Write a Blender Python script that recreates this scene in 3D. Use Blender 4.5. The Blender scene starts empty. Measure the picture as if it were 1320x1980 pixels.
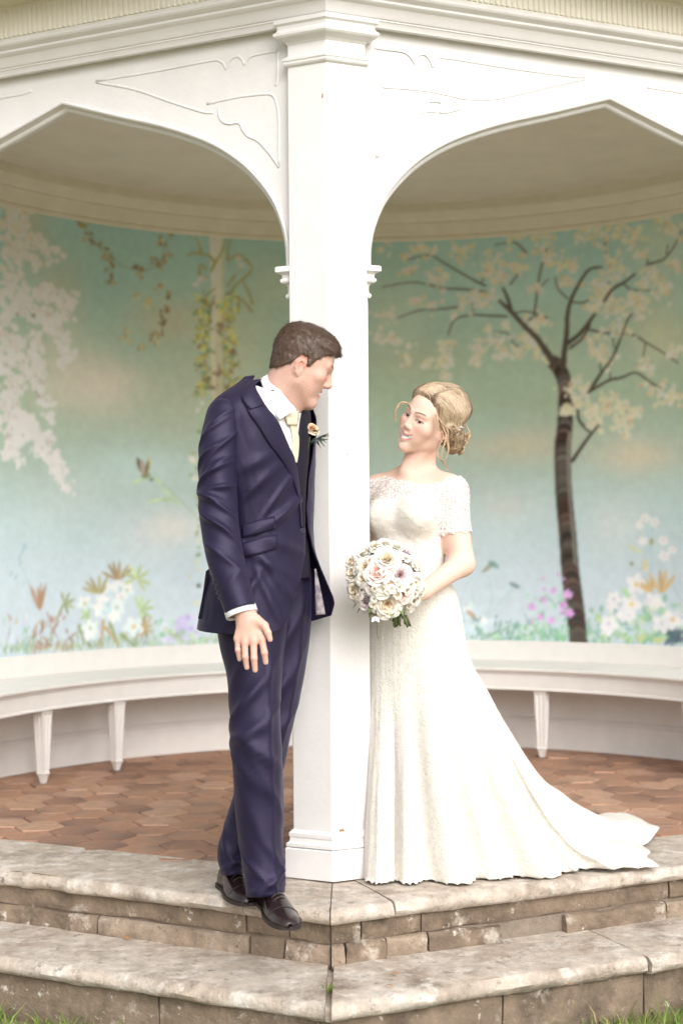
import bpy, bmesh, math, random
import numpy as np
from mathutils import Vector, Matrix
from mathutils.bvhtree import BVHTree

random.seed(7)
RNG = np.random.default_rng(11)
SC = bpy.context.scene
COL = SC.collection

# ------------------------------------------------------------------ camera
FPX, PX0, PY0, CAMZ = 2750.0, 660.0, 1030.0, 1.13
ROLL = math.radians(0.45)
cam_data = bpy.data.cameras.new('camera')
cam = bpy.data.objects.new('camera', cam_data)
COL.objects.link(cam)
cam.location = (0, 0, CAMZ)
cam.rotation_euler = (math.radians(90), ROLL, 0)
cam_data.sensor_fit = 'HORIZONTAL'
cam_data.sensor_width = 24.0
cam_data.lens = 24.0 * FPX / 1320.0
cam_data.shift_y = (PY0 - 990.0) / 1320.0
cam_data.clip_end = 2000
cam_data.dof.use_dof = True
cam_data.dof.focus_distance = 4.5
cam_data.dof.aperture_fstop = 2.0
SC.camera = cam

# ------------------------------------------------------------------ light
SUN_EL, SUN_AZ = 36.0, 158.0          # azimuth clockwise from +Y: behind the camera, to the right
world = bpy.data.worlds.new('World')
SC.world = world
world.use_nodes = True
wn, wl = world.node_tree.nodes, world.node_tree.links
wn.clear()
sky = wn.new('ShaderNodeTexSky')
sky.sky_type = 'NISHITA'
sky.sun_disc = False
sky.sun_elevation = math.radians(SUN_EL)
sky.sun_rotation = math.radians(SUN_AZ)
sky.dust_density = 4.0
sky.air_density = 1.2
hs = wn.new('ShaderNodeHueSaturation')
hs.inputs['Saturation'].default_value = 0.22   # thin bright overcast: nearly white
bg = wn.new('ShaderNodeBackground')
bg.inputs['Strength'].default_value = 0.15
wo = wn.new('ShaderNodeOutputWorld')
wl.new(sky.outputs[0], hs.inputs['Color'])
wl.new(hs.outputs[0], bg.inputs['Color'])
wl.new(bg.outputs[0], wo.inputs['Surface'])
sun_data = bpy.data.lights.new('sun', 'SUN')
sun_data.energy = 0.75
sun_data.angle = math.radians(60)
sun_data.color = (1.0, 0.96, 0.92)
sun = bpy.data.objects.new('sun', sun_data)
COL.objects.link(sun)
_el, _az = math.radians(SUN_EL), math.radians(SUN_AZ)
_sd = Vector((math.sin(_az) * math.cos(_el), math.cos(_az) * math.cos(_el), math.sin(_el)))
sun.rotation_euler = _sd.to_track_quat('Z', 'Y').to_euler()
SC.view_settings.view_transform = 'Standard'
SC.view_settings.look = 'None'
SC.view_settings.exposure = 0.64
SC.view_settings.gamma = 1.0
SC.view_settings.use_curve_mapping = False

# ------------------------------------------------------------------ photo measuring helpers
_r = np.array([math.cos(ROLL), 0, -math.sin(ROLL)])
_u = np.array([math.sin(ROLL), 0, math.cos(ROLL)])
_C = np.array([0, 0, CAMZ])
def pdir(px, py):
    return (px - PX0) / FPX * _r - (py - PY0) / FPX * _u + np.array([0, 1.0, 0])
def at(px, py, D):
    """point seen at photo pixel (px, py), D metres in front of the lens"""
    return _C + D * pdir(px, py)
def on_z(px, py, z):
    v = pdir(px, py)
    return _C + (z - CAMZ) / v[2] * v

# ------------------------------------------------------------------ object helpers
def link(name, data, parent=None):
    o = bpy.data.objects.new(name, data)
    COL.objects.link(o)
    if parent is not None:
        o.parent = parent
        o.matrix_parent_inverse = parent.matrix_basis.inverted()
    return o
def tag(o, label=None, cat=None, group=None, kind=None):
    if label: o['label'] = label
    if cat: o['category'] = cat
    if group: o['group'] = group
    if kind: o['kind'] = kind
    return o
def empty(name, loc, label=None, cat=None, group=None):
    o = bpy.data.objects.new(name, None)
    COL.objects.link(o)
    o.location = loc
    o.empty_display_size = 0.1
    return tag(o, label, cat, group)
def mesh_obj(name, V, F, mat, parent=None, smooth=True, col=None, angle=None):
    me = bpy.data.meshes.new(name)
    if isinstance(F, np.ndarray) and F.ndim == 2:
        V = np.asarray(V, np.float32)
        n, k = F.shape
        me.vertices.add(len(V)); me.vertices.foreach_set('co', V.ravel())
        me.loops.add(n * k); me.loops.foreach_set('vertex_index', F.astype(np.int32).ravel())
        me.polygons.add(n); me.polygons.foreach_set('loop_start', np.arange(0, n * k, k, dtype=np.int32))
        me.update(calc_edges=True); me.validate()
    else:
        me.from_pydata([tuple(map(float, v)) for v in V], [], [tuple(map(int, f)) for f in F])
        me.update()
    if smooth:
        me.polygons.foreach_set('use_smooth', np.ones(len(me.polygons), bool))
        if angle is not None:
            me.set_sharp_from_angle(angle=math.radians(angle))
    if col is not None:
        ca = me.color_attributes.new('Col', 'FLOAT_COLOR', 'POINT')
        c4 = np.ones((len(me.vertices), 4), np.float32)
        c4[:, :3] = np.asarray(col)[:len(me.vertices)]
        ca.data.foreach_set('color', c4.ravel())
    if mat is not None:
        me.materials.append(mat)
    return link(name, me, parent)
class MB:
    """collects shapes into ONE mesh"""
    def __init__(s): s.v = []; s.f = []
    def add(s, V, F):
        n = len(s.v)
        s.v += [tuple(map(float, v)) for v in V]
        s.f += [tuple(int(i) + n for i in f) for f in F]
        return s
    def build(s, name, mat, parent=None, smooth=False, angle=None):
        return mesh_obj(name, s.v, s.f, mat, parent, smooth, None, angle)
def prism(poly, z0, z1):
    n = len(poly)
    V = [(p[0], p[1], z0) for p in poly] + [(p[0], p[1], z1) for p in poly]
    F = [tuple(range(n))[::-1], tuple(range(n, 2 * n))]
    for i in range(n):
        j = (i + 1) % n
        F.append((i, j, n + j, n + i))
    return V, F
def box(c, sx, sy, sz, rot=0.0):
    cs, sn = math.cos(rot), math.sin(rot)
    V = []
    for z in (-.5, .5):
        for x, y in ((-.5, -.5), (.5, -.5), (.5, .5), (-.5, .5)):
            V.append((c[0] + cs * x * sx - sn * y * sy, c[1] + sn * x * sx + cs * y * sy, c[2] + z * sz))
    return V, [(3, 2, 1, 0), (4, 5, 6, 7), (0, 1, 5, 4), (1, 2, 6, 5), (2, 3, 7, 6), (3, 0, 4, 7)]
def frames(P):
    P = np.asarray(P, float)
    T = np.gradient(P, axis=0)
    T /= np.linalg.norm(T, axis=1)[:, None] + 1e-12
    N = []
    n = np.cross(T[0], [0, 1, 0])
    if np.linalg.norm(n) < 1e-3: n = np.cross(T[0], [1, 0, 0])
    for t in T:
        n = n - t * (n @ t); n /= np.linalg.norm(n) + 1e-12
        N.append(n)
    N = np.array(N)
    return T, N, np.cross(T, N)
def tube(P, R, n=8, caps=True, flat=1.0):
    """tapered tube through P; R radius per point; flat scales the second axis"""
    P = np.asarray(P, float); R = np.broadcast_to(np.asarray(R, float), (len(P),))
    T, N, B = frames(P)
    V = []
    for p, r, a, b in zip(P, R, N, B):
        for k in range(n):
            c = 2 * math.pi * k / n
            V.append(p + r * math.cos(c) * a + r * flat * math.sin(c) * b)
    F = []
    for i in range(len(P) - 1):
        for k in range(n):
            m = (k + 1) % n
            F.append((i * n + k, i * n + m, (i + 1) * n + m, (i + 1) * n + k))
    if caps:
        F.append(tuple(range(n))[::-1]); F.append(tuple((len(P) - 1) * n + k for k in range(n)))
    return V, F
def spline(P, n):
    """Catmull-Rom through P, n samples"""
    P = np.asarray(P, float)
    if len(P) == 2:
        t = np.linspace(0, 1, n)[:, None]; return P[0] * (1 - t) + P[1] * t
    Q = np.vstack([2 * P[0] - P[1], P, 2 * P[-1] - P[-2]])
    t = np.linspace(0, len(P) - 1 - 1e-9, n); i = t.astype(int); u = (t - i)[:, None]
    a, b, c, d = Q[i], Q[i + 1], Q[i + 2], Q[i + 3]
    return .5 * (2 * b + (c - a) * u + (2 * a - 5 * b + 4 * c - d) * u ** 2 + (3 * b - a - 3 * c + d) * u ** 3)
def grid_faces(nr, nc, closed=False):
    i, j = np.meshgrid(np.arange(nr - 1), np.arange(nc if closed else nc - 1), indexing='ij')
    j2 = (j + 1) % nc
    return np.stack([i * nc + j, i * nc + j2, (i + 1) * nc + j2, (i + 1) * nc + j], -1).reshape(-1, 4)
def solidify(o, t, off=-1.0):
    m = o.modifiers.new('thickness', 'SOLIDIFY'); m.thickness = t; m.offset = off; return o
def bevel(o, w, seg=2):
    m = o.modifiers.new('bevel', 'BEVEL'); m.width = w; m.segments = seg; m.limit_method = 'ANGLE'
    m.angle_limit = math.radians(40); return o

# value noise (numpy) for wear, wrinkles and paint
_perm = RNG.permutation(4096)
_val = RNG.random(4096)
def vnoise(x, y, z=0.0):
    x, y, z = np.broadcast_arrays(np.asarray(x, float), np.asarray(y, float), np.asarray(z, float))
    xi, yi, zi = np.floor(x).astype(int), np.floor(y).astype(int), np.floor(z).astype(int)
    fx, fy, fz = x - xi, y - yi, z - zi
    fx, fy, fz = [t * t * (3 - 2 * t) for t in (fx, fy, fz)]
    def h(a, b, c): return _val[_perm[(_perm[(_perm[a & 4095] + b) & 4095] + c) & 4095]]
    r = 0
    for dx in (0, 1):
        for dy in (0, 1):
            for dz in (0, 1):
                w = (fx if dx else 1 - fx) * (fy if dy else 1 - fy) * (fz if dz else 1 - fz)
                r = r + w * h(xi + dx, yi + dy, zi + dz)
    return r * 2 - 1
def fbm(x, y, z=0.0, o=4):
    r, a = 0, 1.0
    for k in range(o):
        r = r + a * vnoise(np.asarray(x) * 2 ** k + 17 * k, np.asarray(y) * 2 ** k, np.asarray(z) * 2 ** k)
        a *= .5
    return r
def sstep(a, b, x):
    t = np.clip((np.asarray(x, float) - a) / (b - a), 0, 1); return t * t * (3 - 2 * t)

# ------------------------------------------------------------------ materials
def nt(m): return m.node_tree.nodes, m.node_tree.links
def material(name, color, rough=.6, var=0.0, vscale=6.0, bump=0.0, bscale=60.0, color2=None, spec=.5,
             sheen=0.0, sss=0.0, attr=False, patches=None, subsurf_col=None, detail=6.0, stretch=None):
    """principled material: colour varied by noise, fine relief by bump"""
    m = bpy.data.materials.new(name); m.use_nodes = True
    N, L = nt(m); b = N['Principled BSDF']
    b.inputs['Roughness'].default_value = rough
    b.inputs['Specular IOR Level'].default_value = spec
    if sheen:
        b.inputs['Sheen Weight'].default_value = sheen; b.inputs['Sheen Roughness'].default_value = .4
    if sss:
        b.inputs['Subsurface Weight'].default_value = sss
        b.inputs['Subsurface Radius'].default_value = subsurf_col or (1, .35, .2)
        b.inputs['Subsurface Scale'].default_value = .008
    tc = N.new('ShaderNodeTexCoord'); co = tc.outputs['Object']
    if stretch:
        mp = N.new('ShaderNodeMapping'); mp.inputs['Scale'].default_value = stretch
        L.new(co, mp.inputs['Vector']); co = mp.outputs[0]
    if attr:
        at_ = N.new('ShaderNodeAttribute'); at_.attribute_name = 'Col'; out = at_.outputs['Color']
    else:
        rgb = N.new('ShaderNodeRGB'); rgb.outputs[0].default_value = (*color, 1); out = rgb.outputs[0]
    def noise(scale, det=detail, ro=.6):
        n = N.new('ShaderNodeTexNoise'); n.inputs['Scale'].default_value = scale
        n.inputs['Detail'].default_value = det; n.inputs['Roughness'].default_value = ro
        L.new(co, n.inputs['Vector']); return n.outputs['Fac']
    if color2 is not None:
        rp = N.new('ShaderNodeMapRange'); rp.inputs[1].default_value = .38; rp.inputs[2].default_value = .66
        L.new(noise(vscale), rp.inputs[0])
        mx = N.new('ShaderNodeMix'); mx.data_type = 'RGBA'; L.new(rp.outputs[0], mx.inputs['Factor'])
        L.new(out, mx.inputs['A']); mx.inputs['B'].default_value = (*color2, 1); out = mx.outputs['Result']
    if patches:
        for (pc, sc_, lo, hi) in patches:
            rp = N.new('ShaderNodeMapRange'); rp.inputs[1].default_value = lo; rp.inputs[2].default_value = hi
            L.new(noise(sc_, 9.0, .68), rp.inputs[0])
            mx = N.new('ShaderNodeMix'); mx.data_type = 'RGBA'; L.new(rp.outputs[0], mx.inputs['Factor'])
            L.new(out, mx.inputs['A']); mx.inputs['B'].default_value = (*pc, 1); out = mx.outputs['Result']
    if var:
        mr = N.new('ShaderNodeMapRange'); mr.inputs[3].default_value = 1 - var; mr.inputs[4].default_value = 1 + var
        mr.inputs[1].default_value = .3; mr.inputs[2].default_value = .7
        L.new(noise(vscale * 3.1), mr.inputs[0])
        hv = N.new('ShaderNodeHueSaturation'); L.new(out, hv.inputs['Color']); L.new(mr.outputs[0], hv.inputs['Value'])
        out = hv.outputs[0]
    L.new(out, b.inputs['Base Color'])
    if bump:
        bp = N.new('ShaderNodeBump'); bp.inputs['Strength'].default_value = 1.0
        bp.inputs['Distance'].default_value = bump
        L.new(noise(bscale, 7.0, .65), bp.inputs['Height']); L.new(bp.outputs[0], b.inputs['Normal'])
    return m

M = {}
M['paint'] = material('white_paint', (.755, .735, .73), .42, .035, 3.0, .0012, 40, patches=[((.70, .64, .54), 5.0, .66, .78)])
M['paint_warm_light'] = material('warm_light_paint', (.80, .76, .67), .45, .05, 3.0, .0012, 40, patches=[((.74, .64, .44), 9.0, .58, .76)])  # warm light bleed under the cornice, put into the base and patch colours
M['paint_in'] = material('cream_paint', (.80, .735, .615), .55, .05, 3.0, .001, 40)
M['ceiling'] = material('ceiling_plaster', (.78, .70, .60), .8, .05, 2.0, .001, 30)
M['bench'] = material('bench_paint', (.74, .715, .685), .38, .04, 4.0, .0008, 40, patches=[((.66, .58, .48), 7.0, .68, .8)])
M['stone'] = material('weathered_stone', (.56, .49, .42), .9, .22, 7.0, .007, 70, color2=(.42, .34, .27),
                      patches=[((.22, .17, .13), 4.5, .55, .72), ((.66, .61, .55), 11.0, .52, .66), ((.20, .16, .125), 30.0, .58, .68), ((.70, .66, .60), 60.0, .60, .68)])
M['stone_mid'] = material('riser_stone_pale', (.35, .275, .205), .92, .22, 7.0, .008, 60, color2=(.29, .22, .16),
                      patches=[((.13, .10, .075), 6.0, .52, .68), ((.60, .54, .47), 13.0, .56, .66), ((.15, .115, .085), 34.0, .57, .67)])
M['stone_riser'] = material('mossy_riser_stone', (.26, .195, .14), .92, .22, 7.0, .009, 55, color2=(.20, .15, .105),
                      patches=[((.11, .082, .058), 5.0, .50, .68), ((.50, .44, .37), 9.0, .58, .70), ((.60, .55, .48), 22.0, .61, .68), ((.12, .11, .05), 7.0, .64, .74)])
M['mortar'] = material('old_mortar', (.25, .20, .16), .95, .15, 10, .006, 90)
M['brick_a'] = material('paver_red', (.43, .235, .145), .85, .2, 4.0, .004, 60, color2=(.33, .205, .145), patches=[((.19, .12, .085), 3.2, .54, .72), ((.55, .42, .33), 9, .62, .74)])
M['brick_b'] = material('paver_brown', (.33, .185, .12), .85, .2, 4.0, .004, 60, color2=(.26, .15, .11), patches=[((.15, .095, .07), 3.2, .52, .70), ((.52, .40, .31), 9, .62, .74)])
M['brick_c'] = material('paver_pale', (.48, .29, .19), .85, .2, 4.0, .004, 60, color2=(.42, .26, .19), patches=[((.18, .115, .085), 3.2, .57, .72), ((.56, .45, .37), 9, .60, .72)])
M['grit'] = material('paver_bed', (.20, .13, .095), .95, .25, 12, .006, 60)
M['soil'] = material('lawn_soil', (.25, .235, .12), .95, .3, 3, .01, 30, color2=(.29, .27, .15))
# ================================================================== ground and steps
TL, TR = math.radians(25.0), math.radians(23.5)
C0 = np.array([-.038, 4.6])                                   # front corner of the post, on plan
EL = np.array([-math.cos(TL), math.sin(TL)]); NL = np.array([-math.sin(TL), -math.cos(TL)])   # along / outwards
ER = np.array([math.cos(TR), math.sin(TR)]);  NR = np.array([math.sin(TR), -math.cos(TR)])
def corner(off):
    """plan corner of the two facade lines pushed out by off"""
    A = np.array([NL, NR]); return C0 + np.linalg.solve(A, [off, off])
def fac(side, u, out):
    """plan point: u metres along the facade from the corner line, 'out' metres in front of it"""
    e, n = (EL, NL) if side == 'L' else (ER, NR)
    return C0 + e * u + n * out

GZ = -.385
g = MB(); g.add([(-60, -60, GZ), (60, -60, GZ), (60, 80, GZ), (-60, 80, GZ)], [(0, 1, 2, 3)])
ground = tag(g.build('ground', M['soil']), 'green lawn in front of the stone steps', kind='structure')

steps = empty('stone_steps', (*corner(.62), GZ), 'two weathered grey stone steps with worn nosings below the pavilion', 'steps')
def stone_block(side, u0, u1, o0, o1, z0, z1, name, mat, mitre=None, rough=.004, nose=0.0, seed=0, seg=None, chips=0.0, parent=None):
    """a worn stone between u0..u1 along the facade and o0 (back)..o1 (front), with an uneven rounded front edge"""
    n = seg or max(6, int(abs(u1 - u0) / .03))
    us = np.linspace(u0, u1, n + 1)
    # profile across: back-top, top..., rounded nose, bottom
    if nose > 0:
        h = z1 - z0; r = min(nose, h * .5)
        prof = [(o0, z1)] + [(o0 + (o1 - o0 - r) * t, z1) for t in (.35, .7, 1.0)]
        prof += [(o1 - r + r * math.sin(a), z1 - r + r * math.cos(a)) for a in np.linspace(.35, math.pi - .25, 7)]
        prof += [(o1 - r * 1.1, z0), (o0, z0)]
    else:
        prof = [(o0, z1), (o1 - .012, z1), (o1 - .003, z1 - .004), (o1, z1 - .014), (o1, .5 * (z0 + z1)), (o1, z0 + .01), (o1 - .006, z0), (o0, z0)]
    V = []; m = len(prof)
    for k, u in enumerate(us):
        for i, (o, z) in enumerate(prof):
            oo = o
            if o > o0 + .01:
                oo += rough * fbm(u * 9 + seed, i * .7, seed, 3)
                zz = z + rough * .7 * fbm(u * 7, i * .9 + 5, seed + 3, 3)
                if chips and nose > 0 and i >= 4:
                    c = sstep(.42, .75, fbm(u * 4.3 + seed * 3, 2.2, .5, 3)); oo -= chips * c; zz -= chips * .25 * c * (i < 8)
            else: zz = z
            uu = u
            if mitre == 'in' and k == 0:            # mitred at the corner line
                uu = u0 - 0 
            p = fac(side, uu, oo)
            if mitre is not None:
                # keep this side of the corner bisector
                lim = corner(oo); e = EL if side == 'L' else ER
                t = (p - lim) @ e
                if t < mitre: p = p + e * (mitre - t)
            V.append((p[0], p[1], zz))
    F = []
    for k in range(n):
        for i in range(m):
            j = (i + 1) % m
            q = (k * m + i, k * m + j, (k + 1) * m + j, (k + 1) * m + i)
            F.append(q if side == 'L' else q[::-1])
    a = tuple(range(m)); b = tuple(n * m + i for i in range(m))
    F.append(a[::-1] if side == 'L' else a); F.append(b if side == 'L' else b[::-1])
    o = mesh_obj(name, V, F, mat, parent or steps, True, None, 50)
    return o

ZT = 0.0                      # platform level
Z1 = -.178                    # lower tread level
# top tread slabs (joints show as narrow gaps)
for side, cuts in (('L', (-.30, .16, 1.55, 2.6)), ('R', (-.30, .075, 1.30, 2.6))):
    for a, b in zip(cuts[:-1], cuts[1:]):
        stone_block(side, a + .002, b - .002, -.10, .31, ZT - .052, ZT - (.003 if a < 0 else 0), 'tread_slab', M['stone'], mitre=(.0015 if a < 0 else None),
                    rough=.0045, nose=.03, seed=int(a * 10) + (3 if side == 'R' else 0), chips=.014)
# upper riser course
for side, cuts in (('L', (-.30, .02, .17, 1.2, 2.6)), ('R', (-.30, -.02, .185, 1.12, 2.6))):
    for a, b in zip(cuts[:-1], cuts[1:]):
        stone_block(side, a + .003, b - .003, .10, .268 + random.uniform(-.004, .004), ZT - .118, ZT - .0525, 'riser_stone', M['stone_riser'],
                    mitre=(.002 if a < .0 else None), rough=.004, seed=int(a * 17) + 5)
# lower course of blocks
for side, cuts in (('L', (-.30, .035, .155, .72, 1.21, 1.36, 2.6)), ('R', (-.30, -.08, .06, .205, .47, .70, 1.10, 1.42, 2.6))):
    for q, (a, b) in enumerate(zip(cuts[:-1], cuts[1:])):
        pr = random.uniform(.272, .29) if not (side == 'R' and q == 4) else .25
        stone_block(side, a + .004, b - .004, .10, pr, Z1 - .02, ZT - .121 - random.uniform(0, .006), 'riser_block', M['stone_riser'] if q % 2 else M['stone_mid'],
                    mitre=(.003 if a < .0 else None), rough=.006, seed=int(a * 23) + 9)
# lower tread slabs
for side, cuts in (('L', (-.45, 1.5, 2.9)), ('R', (-.45, .79, 1.9, 2.9))):
    for q, (a, b) in enumerate(zip(cuts[:-1], cuts[1:])):
        stone_block(side, a + .004, b - .004, .22, .612 + (.012 if (side == 'R' and q == 1) else 0), Z1 - .055, Z1 + random.uniform(-.003, .003), 'tread_slab', M['stone'],
                    mitre=(.010 if a < 0 else None), rough=.005, nose=.032, seed=int(a * 13) + 21 + (4 if side == 'R' else 0), chips=.012)
# the corner stones between the two lower slabs
c_in, c_out = corner(.2), corner(.585)
pl, pr_ = fac('L', -.15, .585), fac('R', -.15, .585)
pli, pri = fac('L', .02, .2), fac('R', .02, .2)
mb = MB(); mb.add(*prism([c_out, pr_, pri, c_in, pli, pl], Z1 - .06, Z1 - .018)); bevel(mb.build('corner_stone', M['stone'], steps), .008)
# lower riser
for side, cuts in (('L', (-.6, .30, 1.6, 2.9)), ('R', (-.6, .30, .80, 2.9))):
    for a, b in zip(cuts[:-1], cuts[1:]):
        stone_block(side, a + .003, b - .003, .3, .570, GZ - .1, Z1 - .056, 'riser_stone', M['stone_riser'], mitre=(.002 if a < -.3 else None), rough=.006, seed=int(a * 11) + 31)
# core of old mortar behind the joints
mb = MB()
core = [corner(.255), fac('R', 2.6, .255), fac('R', 2.6, -.05), corner(-.05), fac('L', 2.6, -.05), fac('L', 2.6, .255)]
V, F = prism(core, Z1 - .05, -.05); mb.add(V, F)
core = [corner(.555), fac('R', 2.9, .555), fac('R', 2.9, .2), corner(.2), fac('L', 2.9, .2), fac('L', 2.9, .555)]
V, F = prism(core, GZ - .1, Z1 - .03); mb.add(V, F)
mb.build('mortar_core', M['mortar'], steps)

# ================================================================== floor of hexagonal brick pavers
WC, WR = np.array([.162, 5.477]), 2.12              # centre and radius of the curved back wall
def fl_poly(off):
    return [corner(-off), fac('R', 2.6, -off), (2.9, 8.0), (-2.9, 8.0), fac('L', 2.6, -off)]
mb = MB(); mb.add(*prism(fl_poly(.098), -.06, -.012))
floor = tag(mb.build('floor', M['grit']), 'worn red hexagonal brick floor inside the pavilion', kind='structure')
hr = .100
hexm = {}
def hex_mesh(k, mat):
    V = []; 
    for z, s in ((-.02, 1.0), (-.004, 1.0), (0, .965)):
        for i in range(6):
            a = math.pi / 3 * i
            j = 1 + .05 * vnoise(i * 3.1 + k * 7.7, z * 0 + 1.3, k)
            V.append((hr * .962 * s * j * math.cos(a), hr * .962 * s * j * math.sin(a), z + (.0025 * vnoise(i, k * 2.3, 4.) if z == 0 else 0)))
    F = [(12, 13, 14, 15, 16, 17)]
    for r in (0, 1):
        for i in range(6):
            j = (i + 1) % 6
            F.append((r * 6 + i, r * 6 + j, r * 6 + 6 + j, r * 6 + 6 + i))
    me = bpy.data.meshes.new('paver'); me.from_pydata(V, [], F); me.update(); me.materials.append(mat)
    return me
HX = [hex_mesh(k, M[n]) for k, n in enumerate(('brick_a', 'brick_b', 'brick_c', 'brick_a', 'brick_b', 'brick_a'))]
cnt = 0
for i in range(-15, 16):
    for j in range(-2, 23):
        x = i * 1.5 * hr + .02
        y = 4.65 + j * math.sqrt(3) * hr + (math.sqrt(3) * hr / 2 if i % 2 else 0)
        p = np.array([x, y])
        if (p - C0) @ NL > -.085 or (p - C0) @ NR > -.085: continue
        if np.hypot(*(p - WC)) > WR + .03 and y > WC[1]: continue
        if abs(x) > .30 * y * .8 + .25: continue          # beyond both jambs of the two open bays
        o = link('paver', HX[RNG.integers(6)], floor)
        o.location = (x, y, -.001 + RNG.uniform(-.003, .002))
        o.rotation_euler = (RNG.uniform(-.008, .008), RNG.uniform(-.008, .008), math.pi / 3 * RNG.integers(6))
        cnt += 1
print('pavers', cnt)

# ================================================================== the pavilion
pav = empty('garden_pavilion', (C0[0], C0[1], 0), 'white garden pavilion with pointed arches, corner post and painted mural inside', 'pavilion')

# --- corner post: five-sided shaft
FW = .140
def post_poly(off=0.0, w=FW, deep=.18):
    c = corner(off)
    l1 = C0 + EL * (w + off) + NL * off; r1 = C0 + ER * (w + off) + NR * off
    l2 = l1 - NL * (deep + off); r2 = r1 - NR * (deep + off)
    return [c, r1, r2, l2, l1]
mb = MB(); mb.add(*prism(post_poly(), .12, 2.80))
post = mb.build('post', M['paint'], pav); bevel(post, .002, 1)
def moulding(prof, name, parent, w=FW, mat=None, deep=.18):
    """profile (out, z) bottom to top run round the five-sided post"""
    V = []; 
    for o, z in prof:
        for p in post_poly(o, w, deep): V.append((p[0], p[1], z))
    F = []
    for k in range(len(prof) - 1):
        for i in range(5):
            j = (i + 1) % 5
            F.append((k * 5 + i, k * 5 + j, (k + 1) * 5 + j, (k + 1) * 5 + i))
    F.append(tuple(range(5))[::-1]); F.append(tuple((len(prof) - 1) * 5 + i for i in range(5)))
    return mesh_obj(name, V, F, mat or M['paint'], parent, False)
moulding([(.019, .004), (.02, .006), (.02, .098), (.017, .102)], 'plinth', post)
moulding([(.010, .1022), (.018, .106), (.018, .116), (.010, .121), (.008, .133), (.011, .139), (.011, .149), (.004, .157), (.001, .160)], 'base_moulding', post)
moulding([(.001, 2.655), (.008, 2.659), (.011, 2.664), (.011, 2.670), (.014, 2.674), (.014, 2.681), (.006, 2.687), (.002, 2.690)], 'neck_bead', post)
moulding([(.001, 2.728), (.006, 2.735), (.019, 2.742), (.030, 2.746), (.035, 2.752), (.035, 2.760), (.028, 2.765), (.024, 2.774), (.026, 2.784), (.034, 2.790), (.034, 2.802)], 'capital', post)
# a broken patch of paint near the foot and small chips
M['bare_wood'] = material('bare_wood', (.38, .21, .10), .85, .3, 60, .002, 300, color2=(.20, .10, .05))
def chip(px, py, w, h, name='paint_chip'):
    v = pdir(px, py); n = NR if px > 640 else NL
    t = ((C0 + n * .0015) @ n) / (v[:2] @ n)
    c = _C + t * v; e = ER if px > 640 else EL
    V = [(*(c[:2]), c[2])]; k = 11
    for i in range(k):
        a = 2 * math.pi * i / k; q = RNG.uniform(.6, 1.1)
        p = c[:2] + e * w * q * math.cos(a); V.append((p[0], p[1], c[2] + h * q * math.sin(a)))
    mesh_obj(name, V, [(0, 1 + i, 1 + (i + 1) % k) for i in range(k)], M['bare_wood'], post, False)
chip(660, 1611, .0125, .017); chip(677, 1618, .0035, .004); chip(623, 183, .003, .01); chip(672, 878, .004, .002)

# --- the two arched fronts
WOFF = -.033                                            # wall face lies behind the post face
ARCH = [(0, 0), (.003, .085), (.021, .168), (.062, .262), (.13, .352), (.215, .432), (.34, .512), (.53, .593), (.75, .664), (1.0, .748)]
def arch_pts(u0, ua, zs, rise, n=40):
    P = np.array(ARCH); P[:, 1] /= .748
    h = spline(P, n)
    left = np.c_[u0 + h[:, 0] * (ua - u0), zs + h[:, 1] * rise]
    right = left[::-1][1:].copy(); right[:, 0] = 2 * ua - right[:, 0]
    return np.vstack([left, right])
def offset2(P, d):
    """push a plan curve (u,z) towards the opening by d (down/right of travel)"""
    T = np.gradient(P, axis=0); T /= np.linalg.norm(T, axis=1)[:, None]
    k = len(P) // 2
    N = np.c_[T[:, 1], -T[:, 0]]
    Q = P + N * d
    Q[k] = [P[k][0], Q[k][1]]
    # mitre at the apex
    s = np.array([P[k][0] - P[k - 1][0], P[k][1] - P[k - 1][1]]); ang = math.atan2(s[1], s[0])
    Q[k] = [P[k][0], P[k][1] - d / math.cos(ang)]
    return Q
def fx(side, u, out, z):
    p = fac(side, u, out); return (p[0], p[1], z)
fluteV, fluteF = None, None
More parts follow.
